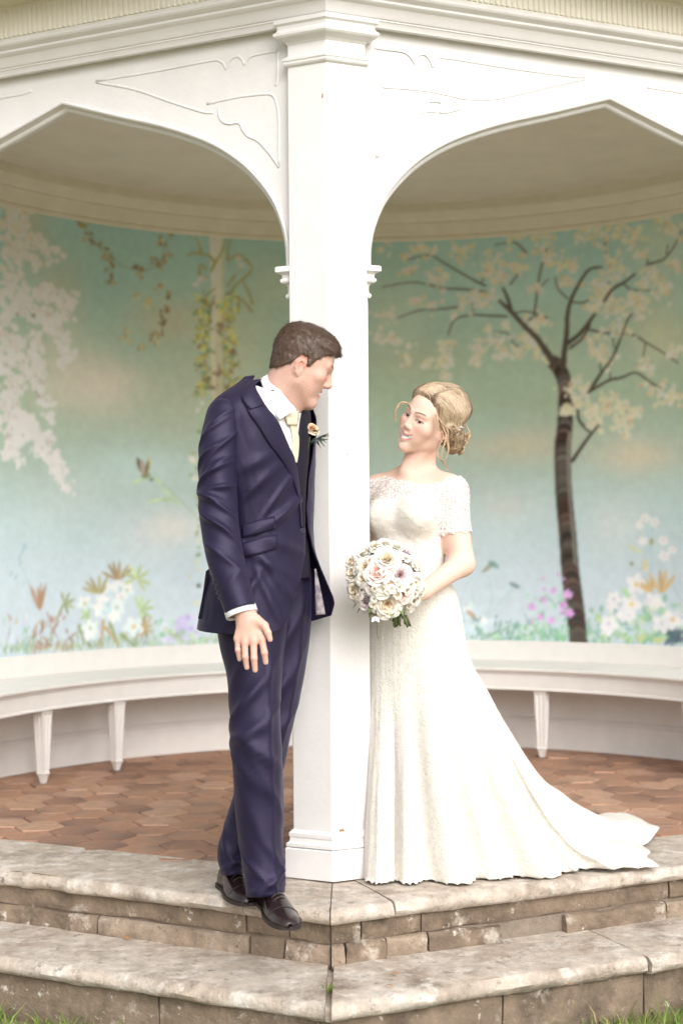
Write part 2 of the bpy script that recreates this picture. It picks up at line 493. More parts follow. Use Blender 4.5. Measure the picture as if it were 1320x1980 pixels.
for side, ua in (('L', 1.055), ('R', 1.108)):
    kz = lambda z: CAMZ + (z - CAMZ) * 1.007
    zs, zap, zt = kz(2.0), kz(2.662), 2.80
    u0, ue = .157, 2 * ua - .157
    A = arch_pts(u0, ua, zs, zap - zs)
    th = .085
    fl = (side == 'R')
    def quad(F, q): F.append(q if not fl else q[::-1])
    # spandrel: flat front with arched opening, real thickness
    V, F = [], []
    us = A[:, 0]
    n = len(A)
    for u, z in A: V.append(fx(side, u, WOFF, z))
    for u, z in A: V.append(fx(side, u, WOFF, zt))
    for u, z in A: V.append(fx(side, u, WOFF - th, z))
    for u, z in A: V.append(fx(side, u, WOFF - th, zt))
    for i in range(n - 1):
        quad(F, (i + 1, i, n + i, n + i + 1)); quad(F, (2 * n + i, 2 * n + i + 1, 3 * n + i + 1, 3 * n + i))
        quad(F, (i, i + 1, 2 * n + i + 1, 2 * n + i)); quad(F, (n + i + 1, n + i, 3 * n + i, 3 * n + i + 1))
    sp = mesh_obj('arch_spandrel', V, F, M['paint'], pav, False)
    # jambs
    for ja, jb in ((.10, u0), (ue, ue + .06)):
        mb = MB(); mb.add(*prism([fac(side, ja, WOFF), fac(side, jb, WOFF), fac(side, jb, WOFF - th), fac(side, ja, WOFF - th)], 0.0, zs + (0 if jb > 1 else 0)))
        if ja < .2: mb.add(*prism([fac(side, ja, WOFF), fac(side, u0, WOFF), fac(side, u0, WOFF - th), fac(side, ja, WOFF - th)], zs, zt))
        else: mb.add(*prism([fac(side, ue, WOFF), fac(side, ue + .3, WOFF), fac(side, ue + .3, WOFF - th), fac(side, ue, WOFF - th)], zs, zt))
        mb.build('jamb', M['paint'], pav)
    # imposts: stepped block with beads, wrapping the jamb
    def impost(ja, jb, s):
        prof = [(.0, 1.896), (.007, 1.899), (.010, 1.905), (.008, 1.912), (.003, 1.915), (.003, 1.936), (.008, 1.944), (.019, 1.948), (.023, 1.953), (.023, 1.960),
                (.017, 1.965), (.019, 1.975), (.030, 1.981), (.036, 1.984), (.036, 1.998), (.033, 2.002)]
        V, F = [], []
        for o, z in prof:
            z = kz(z)
            a, b = (ja, jb + o) if s > 0 else (ja - o, jb)
            for u, oo in ((a, WOFF + o * .85), (b, WOFF + o * .85), (b, WOFF - th - o * .5), (a, WOFF - th - o * .5)): V.append(fx(side, u, oo, z))
        for k in range(len(prof) - 1):
            for i in range(4):
                j = (i + 1) % 4; quad(F, (k * 4 + i, k * 4 + j, k * 4 + 4 + j, k * 4 + 4 + i)[::-1])
        e = (len(prof) - 1) * 4
        quad(F, (0, 1, 2, 3)); quad(F, (e + 3, e + 2, e + 1, e))
        o = mesh_obj('impost', V, F, M['paint'], pav, True, None, 30)
    impost(.11, u0, 1); impost(ue, ue + .05, -1)
    # moulding swept along the arch: a bead at the face, a hollow, an inner lip
    prof = [(-.006, .0005), (-.006, .006), (.0, .0105), (.005, .008), (.006, .002), (.0075, -.012), (.011, -.018), (.019, -.019), (.0235, -.024), (.024, -.036), (.021, -.042), (.0, -.042)]
    V, F = [], []
    for d, o in prof:
        Q = offset2(A, d)
        for u, z in Q: V.append(fx(side, u, WOFF + o, z))
    for k in range(len(prof) - 1):
        for i in range(n - 1):
            quad(F, (k * n + i, k * n + i + 1, (k + 1) * n + i + 1, (k + 1) * n + i))
    mesh_obj('arch_moulding', V, F, M['paint'], pav, True, None, 35)
    # sunk-panel beads in the spandrel, drawn from the photo onto the wall plane
    def onwall(px, py):
        v = pdir(px, py); nn = NL if side == 'L' else NR; e = EL if side == 'L' else ER
        t = ((C0 + nn * WOFF) @ nn) / (v[:2] @ nn); p = _C + t * v
        return ((p[:2] - C0) @ e, p[2])
    if side == 'L':
        lines = [[(186, 156), (300, 137), (405, 117), (424, 117), (433, 124), (437, 133), (441, 122), (449, 112), (459, 108), (468, 114), (472, 124), (477, 116), (486, 108), (505, 103), (537, 97)],
                 [(537, 97), (537, 150), (533, 165)], [(518, 180), (528, 184), (534, 196), (539, 230), (539, 322)],
                 [(186, 158), (260, 172), (330, 196), (390, 215), (412, 217)], [(400, 200), (460, 187), (520, 180)],
                 [(424, 208), (424, 222), (432, 235), (446, 238), (458, 236), (466, 240), (470, 250), (480, 262), (500, 272), (522, 296), (540, 322)],
                 [(62, 175), (40, 182), (0, 189), (-120, 212)]]
    else:
        lines = [[(1130, 150), (1000, 133), (860, 111), (846, 114), (840, 121), (836, 128), (832, 118), (824, 107), (815, 104), (806, 109), (801, 122), (796, 114), (786, 104), (772, 99), (725, 93)],
                 [(725, 93), (725, 146), (729, 158), (736, 166)], [(742, 179), (733, 184), (728, 197), (727, 250), (727, 304)],
                 [(738, 167), (820, 174), (880, 186), (900, 190), (960, 190), (1040, 172), (1130, 152)],
                 [(870, 190), (890, 205), (880, 212), (852, 216), (852, 198), (830, 196)], [(852, 216), (825, 215), (806, 222), (804, 236), (790, 252), (728, 304)],
                 [(1250, 168), (1316, 178), (1420, 196)]]
    for ln in lines:
        P = np.array([onwall(*p) for p in ln]); P = spline(P, max(8, len(P) * 5))
        pts = [fx(side, u, WOFF + .001, z) for u, z in P]
        V, F = tube(pts, [.0045] * len(pts), 8, True, .34)
        mesh_obj('panel_bead', V, F, M['paint'], sp, True)
    # fluted frieze: every flute a raised round-headed reed
    if fluteV is None:
        w, h = .0085, .098
        prof = []
        ring = []
        for i in range(9):
            a = math.pi * i / 8
            ring.append((w * math.cos(a), h - w + w * math.sin(a)))
        ring = [(w, 0)] + ring + [(-w, 0)]
        inn = [(x * .55, 0 if z == 0 else (z - .0 if z < h - w else h - w + (z - (h - w)) * .55)) for x, z in ring]
        m = len(ring)
        fluteV = [(x, 0, z) for x, z in ring] + [(x, -.005, z) for x, z in inn]
        fluteF = [tuple(range(2 * m - 1, m - 1, -1))] + [(i, i + 1, m + i + 1, m + i) for i in range(m - 1)]
    me = bpy.data.meshes.new('reed'); me.from_pydata(fluteV, [], fluteF); me.update(); me.materials.append(M['paint_warm_light'])
    rz = -TL if side == 'L' else TR
    pitch = .0212
    for k in range(74):
        u = -.005 + pitch * (k + .5)
        if u > 1.5: break
        p = fac(side, u, .0605)
        o = link('reed', me, pav); o.location = (p[0], p[1], 2.902); o.rotation_euler = (0, 0, rz)

# --- cornice mouldings and frieze run across both fronts, mitred at the corner
def run(prof, name, mat, ext=2.35, smooth=True):
    V = []
    for o, z in prof:
        for p in (fac('L', ext, o), corner(o), fac('R', ext, o)): V.append((p[0], p[1], z))
    F = []
    for k in range(len(prof) - 1):
        for i in range(2): F.append((k * 3 + i, k * 3 + i + 1, (k + 1) * 3 + i + 1, (k + 1) * 3 + i))
    return mesh_obj(name, V, F, mat, pav, smooth, None, 25)
run([(-.12, 2.800), (-.030, 2.800), (-.012, 2.789), (.004, 2.7895), (.006, 2.800), (.010, 2.807), (.013, 2.8085), (.013, 2.8125), (.017, 2.815), (.021, 2.822), (.024, 2.836), (.032, 2.847), (.042, 2.852), (.046, 2.857), (.046, 2.864),
     (.053, 2.869), (.062, 2.874), (.066, 2.880), (.066, 2.890), (.060, 2.894), (.0605, 2.897)], 'cornice', M['paint'])
run([(.0605, 2.896), (.0595, 3.012), (.075, 3.016), (.09, 3.022)], 'frieze_band', M['paint_warm_light'])
run([(.089, 3.0215), (.115, 3.030), (.13, 3.033), (.30, 3.035), (.302, 3.10), (.32, 3.12), (.33, 3.16)], 'eaves', M['paint_warm_light'])
# roof (above the frame): low faceted lead roof
M['lead'] = material('roof_lead', (.30, .31, .32), .6, .1, 3, .002, 20)
apx = np.array([.16, 5.9, 3.9])
rp = [corner(.335), fac('R', 2.6, .335), np.array([3.1, 8.2]), np.array([-2.9, 8.2]), fac('L', 2.6, .335)]
V = [(p[0], p[1], 3.15) for p in rp] + [tuple(apx)]
mesh_obj('roof', V, [(i, (i + 1) % 5, 5) for i in range(5)], M['lead'], pav, False)
# ceiling slab
rc = [corner(-.05), fac('R', 2.6, -.05), np.array([2.9, 8.1]), np.array([-2.7, 8.1]), fac('L', 2.6, -.05)]
mb = MB(); mb.add(*prism(rc, 2.865, 2.95)); mb.build('ceiling', M['ceiling'], pav)
# side walls closing the building beyond the frame
M['wall_out'] = material('outer_render', (.7, .66, .6), .8, .05, 2, .002, 20)
# --- curved back wall with the mural
PH0, PH1 = math.radians(-82), math.radians(72)
def wallp(ph, r=0.0): return WC[0] + (WR + r) * math.sin(ph), WC[1] + (WR + r) * math.cos(ph)
def arcband(prof, name, mat, parent=pav, a0=PH0, a1=PH1, n=90, smooth=True, angle=25):
    """profile (distance in from the wall, z) run round the curve"""
    V, F = [], []
    ph = np.linspace(a0, a1, n)
    for d, z in prof:
        for a in ph:
            x, y = wallp(a, -d); V.append((x, y, z))
    for k in range(len(prof) - 1):
        for i in range(n - 1): F.append((k * n + i, (k + 1) * n + i, (k + 1) * n + i + 1, k * n + i + 1)[::-1])
    return mesh_obj(name, V, F, mat, parent, smooth, None, angle)
ZM0, ZM1 = .553, 2.695
arcband([(-.004, 2.68), (.006, 2.684), (.010, 2.694), (.010, 2.702), (.006, 2.706), (.012, 2.716), (.024, 2.755), (.030, 2.764), (.034, 2.766), (.034, 2.776), (.046, 2.790), (.066, 2.812), (.072, 2.822), (.075, 2.8655)], 'ceiling_cornice', M['paint_in'])
arcband([(.022, .0), (.022, .118), (.017, .122), (.017, .140), (.021, .146), (.021, .152), (.013, .162), (.006, .166), (.006, .35)], 'skirting', M['bench'])
arcband([(-.03, 0), (-.03, 2.9)], 'outer_wall', M['wall_out'])
# ================================================================== the mural: pigment laid stroke by stroke on the curved plaster
MH = .005
MPH0, MPH1 = math.radians(-74), math.radians(64)
MW = int((MPH1 - MPH0) * WR / MH) + 1
MHt = int((ZM1 - ZM0) / MH) + 1
mph = np.linspace(MPH0, MPH1, MW); mz = np.linspace(ZM0, ZM1, MHt)
MS, MZ = np.meshgrid(mph * WR, mz)
def tomural(px, py):
    v = pdir(px, py); o = -WC; a = v[0] ** 2 + v[1] ** 2; b = 2 * (o @ v[:2]); c = o @ o - WR * WR
    t = (-b + math.sqrt(b * b - 4 * a * c)) / (2 * a); p = _C + t * v
    return math.atan2(p[0] - WC[0], p[1] - WC[1]) * WR, p[2]
def lin(c):
    c = np.asarray(c, float) / 255.0
    return np.where(c < .04045, c / 12.92, ((c + .055) / 1.055) ** 2.4)
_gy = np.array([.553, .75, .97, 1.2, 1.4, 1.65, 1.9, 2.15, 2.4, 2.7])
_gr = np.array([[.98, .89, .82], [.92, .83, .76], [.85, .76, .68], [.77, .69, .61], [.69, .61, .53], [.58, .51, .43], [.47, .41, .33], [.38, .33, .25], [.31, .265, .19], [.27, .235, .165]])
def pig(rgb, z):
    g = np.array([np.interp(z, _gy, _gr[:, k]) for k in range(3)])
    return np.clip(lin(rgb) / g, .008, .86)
IMG = np.zeros((MHt, MW, 3))
# sky wash: pale blue-grey low down, green-teal above, ochre and peach clouds
zk = np.array([.553, .9, 1.2, 1.5, 1.8, 2.1, 2.4, 2.695])
ck = [(196, 202, 206), (188, 196, 197), (172, 186, 180), (150, 162, 142), (136, 146, 116), (120, 132, 104), (104, 122, 100), (96, 115, 97)]
cz = np.array([pig(c, z) for c, z in zip(ck, zk)])
for k in range(3): IMG[:, :, k] = np.interp(mz, zk, cz[:, k])[:, None]
IMG *= (1 + .05 * fbm(MS * 2.2, MZ * 2.2, 3.3, 4))[:, :, None]
def window(s, z, r):
    i0, i1 = np.searchsorted(mz, [z - r, z + r]); j0, j1 = np.searchsorted(mph * WR, [s - r, s + r])
    return slice(i0, i1), slice(j0, j1)
def mixin(sl, a, col):
    if a.size == 0: return
    a = np.clip(a, 0, 1)[..., None]; IMG[sl] = IMG[sl] * (1 - a) + np.asarray(col) * a
def blob(px, py, rx, ry, rgb, al=.6):
    s, z = tomural(px, py); k = 1 / 390.; sl = window(s, z, max(rx, ry) * k * 2.2)
    d = ((MS[sl] - s) / (rx * k)) ** 2 + ((MZ[sl] - z) / (ry * k)) ** 2
    d = d * (1 + .35 * fbm(MS[sl] * 5, MZ[sl] * 5, 1.7, 3))
    mixin(sl, al * np.exp(-d), pig(rgb, z))
def dab(px, py, L, W, ang, rgb, al=.9, jit=10):
    """a pointed brush dab, L x W pixels of the photo, ang degrees from +x anticlockwise"""
    s, z = tomural(px, py); k = 1 / 385.; L *= k * .5; W *= k * .5
    sl = window(s, z, L + W + .01); a = math.radians(ang)
    u = (MS[sl] - s) * math.cos(a) + (MZ[sl] - z) * math.sin(a); v = -(MS[sl] - s) * math.sin(a) + (MZ[sl] - z) * math.cos(a)
    e = W * np.sqrt(np.clip(1 - (u / L) ** 2, 0, 1)) ** 1.3 - np.abs(v)
    e = np.where(np.abs(u) < L, e, -1)
    rgb = np.clip(np.asarray(rgb) + RNG.normal(0, jit), 5, 250)
    mixin(sl, al * np.clip(e / .003 + .5, 0, 1), pig(rgb, z))
def line(pts, w, rgb, al=.9, n=None, bands=None):
    """a brushed line through photo points; w width in px (start, end)"""
    P = spline(np.array(pts, float), n or len(pts) * 8); ws = np.linspace(w[0], w[1], len(P))
    for i in range(len(P) - 1):
        s0, z0 = tomural(*P[i]); s1, z1 = tomural(*P[i + 1]); r = ws[i] / 385. / 2
        sl = window(.5 * (s0 + s1), .5 * (z0 + z1), r + .02 + math.hypot(s1 - s0, z1 - z0))
        dx, dz = s1 - s0, z1 - z0; q = dx * dx + dz * dz + 1e-9
        t = np.clip(((MS[sl] - s0) * dx + (MZ[sl] - z0) * dz) / q, 0, 1)
        d = np.hypot(MS[sl] - s0 - t * dx, MZ[sl] - z0 - t * dz)
        c = np.asarray(rgb, float)
        if bands is not None: c = bands(i / len(P)) 
        a = al * np.clip((r - d) / .004 + .5, 0, 1)
        mixin(sl, a, pig(c, .5 * (z0 + z1)))
def bloom(px, py, r, rgb=(225, 210, 190), heart=(150, 110, 80), al=.9, jit=10):
    a0 = RNG.uniform(0, 72)
    for k in range(5):
        a = math.radians(a0 + 72 * k + RNG.uniform(-10, 10))
        dab(px + r * .55 * math.cos(a), py - r * .55 * math.sin(a) * .9, r * 1.15, r * .8, math.degrees(a), rgb, al, jit)
    if heart is not None: dab(px, py, r * .5, r * .45, 0, heart, .8)
def along(pts, n, spread):
    P = spline(np.array(pts, float), n); return P + RNG.normal(0, 1, P.shape) * spread
# clouds
for c in [(190, 740, 120, 60, (178, 154, 130), .9), (430, 700, 70, 90, (148, 142, 110), .6), (120, 560, 60, 60, (128, 116, 84), .6), (470, 640, 60, 120, (132, 132, 98), .5), (260, 660, 60, 40, (112, 130, 106), .5), (120, 700, 60, 70, (165, 148, 122), .5), (330, 620, 90, 50, (142, 122, 88), .6), (350, 780, 60, 80, (150, 146, 118), .5),
          (330, 1020, 80, 40, (205, 194, 180), .8), (130, 960, 90, 60, (182, 184, 172), .4), (60, 440, 40, 90, (118, 110, 82), .7), (540, 560, 60, 60, (130, 126, 94), .5),
          (1000, 860, 130, 40, (176, 158, 126), .7), (1230, 880, 90, 36, (200, 172, 140), .75), (1270, 650, 60, 60, (160, 146, 108), .6), (800, 700, 90, 40, (138, 136, 100), .6),
          (960, 700, 80, 50, (126, 142, 112), .5), (1280, 470, 60, 80, (124, 122, 92), .6), (980, 980, 70, 40, (190, 182, 166), .5), (1190, 1010, 50, 50, (200, 196, 184), .5),
          (760, 600, 60, 70, (136, 138, 106), .5), (1100, 700, 120, 60, (140, 148, 118), .4), (1000, 560, 160, 60, (118, 140, 112), .5), (200, 560, 80, 60, (98, 118, 100), .5),
          (270, 900, 120, 40, (172, 188, 182), .6), (930, 820, 90, 30, (138, 156, 136), .5)]: blob(*c)
# --- hanging white blossom at the left
brown = (84, 72, 52)
Z1f = lambda x, y: (x / 3.0, 360 + y / 3.0)
for P in [[(105, 375), (150, 345), (210, 345)], [(50, 745), (90, 738), (120, 750)], [(180, 770), (210, 720)], [(245, 765), (290, 800)], [(15, 1290), (65, 1320)], [(5, 1000), (30, 960)],
          [(215, 1440), (280, 1530)], [(60, 1380), (75, 1470)], [(210, 1180), (225, 1220)], [(45, 610), (60, 560)], [(130, 1000), (150, 1040)]]:
    line([Z1f(*p) for p in P], (4.5, 2.5), brown, .85)
strands = [([(60, 30), (50, 200), (60, 400), (40, 620), (30, 800), (60, 960), (20, 1100)], 330, 20), ([(120, 90), (150, 150), (100, 240), (110, 420), (70, 600)], 110, 12),
           ([(150, 330), (220, 300), (270, 350), (330, 430)], 70, 11), ([(190, 400), (215, 480)], 26, 8), ([(130, 640), (240, 600), (330, 650), (440, 680)], 110, 14),
           ([(110, 690), (200, 720), (280, 760), (380, 780)], 110, 16), ([(280, 780), (340, 880), (400, 960), (375, 1030)], 80, 11), ([(200, 820), (210, 960), (220, 1080)], 70, 10),
           ([(90, 880), (150, 1000), (200, 1100), (250, 1220), (295, 1350)], 120, 13), ([(100, 1060), (70, 1200), (90, 1350), (160, 1380), (210, 1450)], 190, 20),
           ([(40, 1200), (60, 1380), (90, 1470), (40, 1560)], 130, 18), ([(210, 1480), (270, 1560), (330, 1580), (360, 1660)], 80, 10), ([(240, 1440), (300, 1460)], 22, 8)]
for pts, n, sp in strands:
    for x, y in along([Z1f(*p) for p in pts], int(n * .62), sp * .66):
        yy = np.clip((y - 380) / 560, 0, 1)
        base = np.array([148, 128, 98]) * (1 - yy) + np.array([212, 200, 190]) * yy
        bloom(x, y, RNG.uniform(5.5, 8), base + RNG.normal(0, 12), (110, 92, 70) if RNG.random() < .2 else None, .9, 7)
for pts, n, sp in [([(195, 1440), (300, 1480), (330, 1560), (350, 1600), (400, 1780)], 0, 0)]: pass
Z2f = lambda x, y: (x / 3.0, 860 + y / 3.0)
for pts, n, sp in [([(200, 10), (260, 60), (310, 110), (340, 190), (400, 260)], 110, 9), ([(30, 10), (80, 50), (115, 120)], 50, 8)]:
    for x, y in along([Z2f(*p) for p in pts], n, sp * .62):
        dab(x, y, RNG.uniform(7, 12), RNG.uniform(4, 6.5), RNG.uniform(40, 140), np.array([216, 204, 196]) + RNG.normal(0, 8), .85, 6)
# --- trailing vine
vine = [(104, 78, 44), (88, 84, 48), (120, 96, 48), (92, 72, 46)]
def vine_leaves(pts, n, cols, sp=7, L=(9, 15)):
    line(pts, (1.6, 1.2), (92, 86, 56), .6)
    for x, y in along(pts, n, sp):
        c = cols[RNG.integers(len(cols))]
        dab(x, y, RNG.uniform(*L), RNG.uniform(4.5, 7.5), RNG.uniform(0, 180), c, .85, 9)
vine_leaves([Z1f(*p) for p in [(450, 170), (490, 230), (545, 300), (590, 370), (650, 410), (640, 480), (645, 560)]], 40, vine)
line([Z1f(*p) for p in [(660, 430), (720, 465), (790, 480), (870, 480), (930, 430), (960, 330), (1000, 280)]], (1.8, 1.4), (90, 88, 60), .7)
for c in [(800, 470), (820, 500), (905, 430), (925, 460), (960, 420), (930, 325), (985, 280), (925, 580), (970, 630), (965, 710), (945, 790), (930, 840), (905, 850)]:
    for k in range(5):
        x, y = Z1f(*c); dab(x + RNG.normal(0, 5), y + RNG.normal(0, 5), RNG.uniform(9, 15), RNG.uniform(5, 8), RNG.uniform(0, 180), vine[RNG.integers(4)], .85)
for c in [(790, 630), (850, 670), (850, 700), (705, 870), (740, 890), (820, 920), (885, 910), (745, 830)]:
    for k in range(4):
        x, y = Z1f(*c); dab(x + RNG.normal(0, 5), y + RNG.normal(0, 4), RNG.uniform(8, 14), RNG.uniform(4, 7), RNG.uniform(0, 180), (140, 120, 66), .8)
# --- pale painted trunk with bamboo and climbing leaves
Z5f = lambda x, y: (360 + x / 6.0, 440 + y / 6.0)
line([Z5f(340, 110), Z5f(360, 600), Z5f(370, 1100), Z5f(365, 1500), Z5f(370, 1950)], (27, 25), (150, 138, 104), .95)
line([Z5f(300, 110), Z5f(320, 700), Z5f(310, 1300), Z5f(320, 1950)], (9, 8), (166, 152, 116), .6)
line([Z5f(420, 110), Z5f(430, 700), Z5f(440, 1300), Z5f(440, 1950)], (7, 7), (124, 122, 92), .7)
for p in [[(100, 80), (150, 200), (180, 300)], [(0, 320), (100, 290), (180, 300)], [(180, 310), (260, 320), (330, 400)], [(520, 120), (480, 260), (490, 380)], [(450, 130), (420, 260), (340, 400), (290, 500)],
          [(490, 380), (580, 320), (680, 350), (740, 430)], [(770, 440), (740, 520), (640, 610)], [(640, 600), (720, 740), (770, 880)], [(640, 600), (560, 680), (520, 740)], [(520, 740), (600, 830), (600, 980)],
          [(540, 760), (660, 850), (760, 970)], [(470, 680), (560, 560)], [(160, 420), (150, 540)], [(340, 700), (230, 790), (200, 880)], [(330, 780), (290, 920), (260, 1080)], [(180, 420), (230, 480)]]:
    line([Z5f(*q) for q in p], (3.0, 6.0), (108, 98, 48), .85); 
for c, col in [((160, 600), (160, 130, 110)), ((110, 660), (166, 134, 112)), ((210, 590), (150, 128, 110)), ((600, 360), (150, 130, 104)), ((640, 430), (150, 128, 104)), ((320, 150), (140, 124, 116))]:
    bloom(*Z5f(*c), 7, col, None, .8)
for y in range(780, 1950, 46):
    k = (y - 780) / 1170
    for side in (210, 470):
        xo = side + (-20 if side < 300 else 60) * k + RNG.normal(0, 26)
        for q in range(5):
            c = [(128, 116, 52), (150, 136, 44), (96, 106, 58), (108, 82, 56), (72, 112, 78)][RNG.choice(5, p=[.32, .3, .18, .12, .08])]
            x, yy = Z5f(xo + RNG.normal(0, 45), y + RNG.normal(0, 26)); dab(x, yy, RNG.uniform(7, 14), RNG.uniform(5, 8), RNG.uniform(0, 180), c, .85)
for c in [(370, 1650), (350, 1700), (520, 1660), (540, 1440), (480, 1860), (300, 1850), (400, 1120), (390, 1180)]:
    for q in range(4):
        x, yy = Z5f(c[0] + RNG.normal(0, 25), c[1] + RNG.normal(0, 25)); dab(x, yy, RNG.uniform(8, 13), RNG.uniform(5, 7), RNG.uniform(0, 180), (104, 80, 58), .85)
for y in range(765, 1130, 14):      # the same climber lower down, mostly behind the man
    x = 385 + RNG.normal(0, 9); dab(x, y, RNG.uniform(9, 15), RNG.uniform(6, 9), RNG.uniform(0, 180), [(150, 150, 90), (190, 180, 140), (120, 140, 96)][RNG.integers(3)], .85)
for c in [(1125, 95), (1130, 195), (1110, 80)]: bloom(*Z2f(*c), 7, (212, 200, 160), None)
# --- the small bird on a spray
def b2(x, y): return Z2f(x, y)
dab(*b2(812, 120), 34, 12, 112, (96, 84, 70), .95, 3); dab(*b2(830, 140), 36, 12, 100, (160, 140, 120), .95, 3)
dab(*b2(860, 120), 32, 9, 82, (176, 156, 60), .95, 3); dab(*b2(852, 135), 30, 7, 80, (86, 78, 56), .9, 3)
dab(*b2(845, 178), 22, 10, 10, (128, 122, 84), .95, 3); dab(*b2(878, 198), 9, 8, 0, (40, 44, 50), .95, 2)
line([b2(780, 230), b2(830, 200), b2(900, 195), b2(940, 225), b2(1030, 300), b2(1130, 410)], (2.5, 2), (150, 168, 120), .8)
for q in [((800, 210), 24, 25), ((915, 205), 20, -30), ((900, 325), 36, 15), ((960, 270), 24, -40), ((1010, 320), 30, -45), ((960, 318), 24, 5)]:
    dab(*b2(*q[0]), q[1], 7, q[2], (164, 182, 128), .9)
# --- flowers along the foot, left
gl = [(150, 168, 104), (122, 150, 96), (168, 184, 120), (130, 160, 122)]
for x in np.arange(4, 430, 5.0):     # green mist of leaves at the base
    for k in range(3):
        dab(x + RNG.normal(0, 5), 1262 - x * .045 - abs(RNG.normal(0, 15)), RNG.uniform(9, 22), RNG.uniform(3, 6), RNG.uniform(50, 130), gl[RNG.integers(4)], .6)
    dab(x, 1252 - x * .045 - abs(RNG.normal(0, 18)), RNG.uniform(12, 24), RNG.uniform(8, 14), RNG.uniform(0, 180), (190, 194, 208), .35)
Z6f = lambda x, y: (x / 6.0, 1020 + y / 6.0)
line([Z6f(400, 950), Z6f(360, 750), Z6f(330, 620), Z6f(240, 430)], (2, 1.5), (160, 184, 186), .8)
for c in [(235, 420), (225, 350), (250, 290), (275, 250), (270, 210), (300, 210), (130, 540), (180, 580)]: dab(*Z6f(*c), 13, 4, RNG.uniform(50, 120), (136, 166, 176), .8)
def spiky(fn, c, n, L, a0, a1, rgb, W=7):
    for a in np.linspace(a0, a1, n):
        a += RNG.uniform(-6, 6); x, y = fn(*c); dab(x + L * .5 * math.cos(math.radians(a)), y - L * .5 * math.sin(math.radians(a)), L, W, a, rgb, .9)
for c, L in [((460, 960), 46), ((470, 940), 50), ((450, 950), 40)]: spiky(Z6f, c, 3, L, 75, 110, (170, 128, 96), 6)
for k in range(46):
    x, y = Z6f(RNG.uniform(370, 850), RNG.uniform(1000, 1420)); dab(x, y, RNG.uniform(10, 22), RNG.uniform(4, 8), RNG.uniform(30, 150), [(176, 134, 112), (160, 116, 92), (140, 128, 80), (190, 160, 144)][RNG.integers(4)], .75)
spiky(Z6f, (745, 880), 6, 24, -115, 100, (140, 146, 76), 6); line([Z6f(745, 880), Z6f(660, 1040)], (3, 2), (136, 150, 96), .8)
for k in range(30):
    x, y = Z6f(RNG.uniform(30, 350), RNG.uniform(1000, 1440)); dab(x, y, RNG.uniform(8, 16), RNG.uniform(4, 7), RNG.uniform(50, 130), [(150, 182, 148), (190, 186, 190), (206, 200, 200), (130, 176, 152), (190, 160, 124)][RNG.integers(5)], .8)
Z7f = lambda x, y: (140 + x / 4.55, 1060 + y / 4.55)
spiky(Z7f, (400, 280), 6, 38, 35, 150, (168, 136, 84)); spiky(Z7f, (235, 400), 6, 38, 40, 165, (164, 148, 84)); spiky(Z7f, (565, 270), 7, 32, -60, 200, (176, 186, 116))
spiky(Z7f, (590, 540), 6, 32, -70, 110, (170, 190, 124)); spiky(Z7f, (600, 690), 7, 26, -110, 60, (182, 150, 86)); spiky(Z7f, (150, 590), 4, 22, 100, 250, (164, 188, 120))
for p in [[(270, 640), (260, 760), (240, 880)], [(330, 660), (370, 760), (410, 860)], [(290, 700), (340, 760), (400, 850)], [(430, 760), (480, 800), (540, 860)], [(60, 680), (90, 780), (100, 860)], [(160, 860), (120, 820)]]:
    line([Z7f(*q) for q in p], (7, 3), [(176, 180, 110), (140, 150, 84), (186, 152, 92)][RNG.integers(3)], .85)
for c, r, h in [((110, 485), 15, (176, 160, 70)), ((155, 705), 17, (170, 170, 110)), ((250, 540), 16, None), ((260, 460), 14, None), ((340, 360), 14, None), ((400, 340), 13, None), ((390, 520), 17, (150, 176, 140)), ((370, 600), 14, None),
                ((480, 370), 14, (180, 180, 110)), ((540, 690), 20, (206, 160, 60)), ((150, 770), 12, None), ((430, 430), 12, (200, 160, 140))]:
    bloom(*Z7f(*c), r, (222, 226, 218), h, .92, 7)
    x, y = Z7f(*c); dab(x + r * .4, y + r * .5, r * .8, r * .35, RNG.uniform(0, 180), (170, 206, 206), .6)
for c in [(330, 390), (420, 360), (310, 500), (330, 540), (280, 560)]: dab(*Z7f(*c), 14, 8, RNG.uniform(60, 120), (164, 204, 206), .7)
for k in range(60):
    x, y = Z7f(RNG.uniform(690, 1240), RNG.uniform(640, 840)); dab(x, y, RNG.uniform(8, 18), RNG.uniform(5, 9), RNG.uniform(0, 180), [(148, 196, 150), (120, 184, 136), (178, 200, 140), (196, 204, 206), (186, 190, 150)][RNG.integers(5)], .7)
for k in range(26):
    x, y = Z7f(1000 + RNG.normal(0, 42), 655 + RNG.normal(0, 34)); dab(x, y, 12, 10, RNG.uniform(0, 180), [(196, 178, 214), (206, 192, 220), (178, 160, 206)][RNG.integers(3)], .8, 5)
for c in [(1100, 760), (1000, 790), (810, 810), (870, 810)]: bloom(*Z7f(*c), 8, (206, 194, 216), None)
dab(*Z7f(1110, 330), 10, 10, 60, (80, 70, 70), .9); dab(*Z7f(1090, 480), 14, 8, 60, (206, 194, 140), .8)
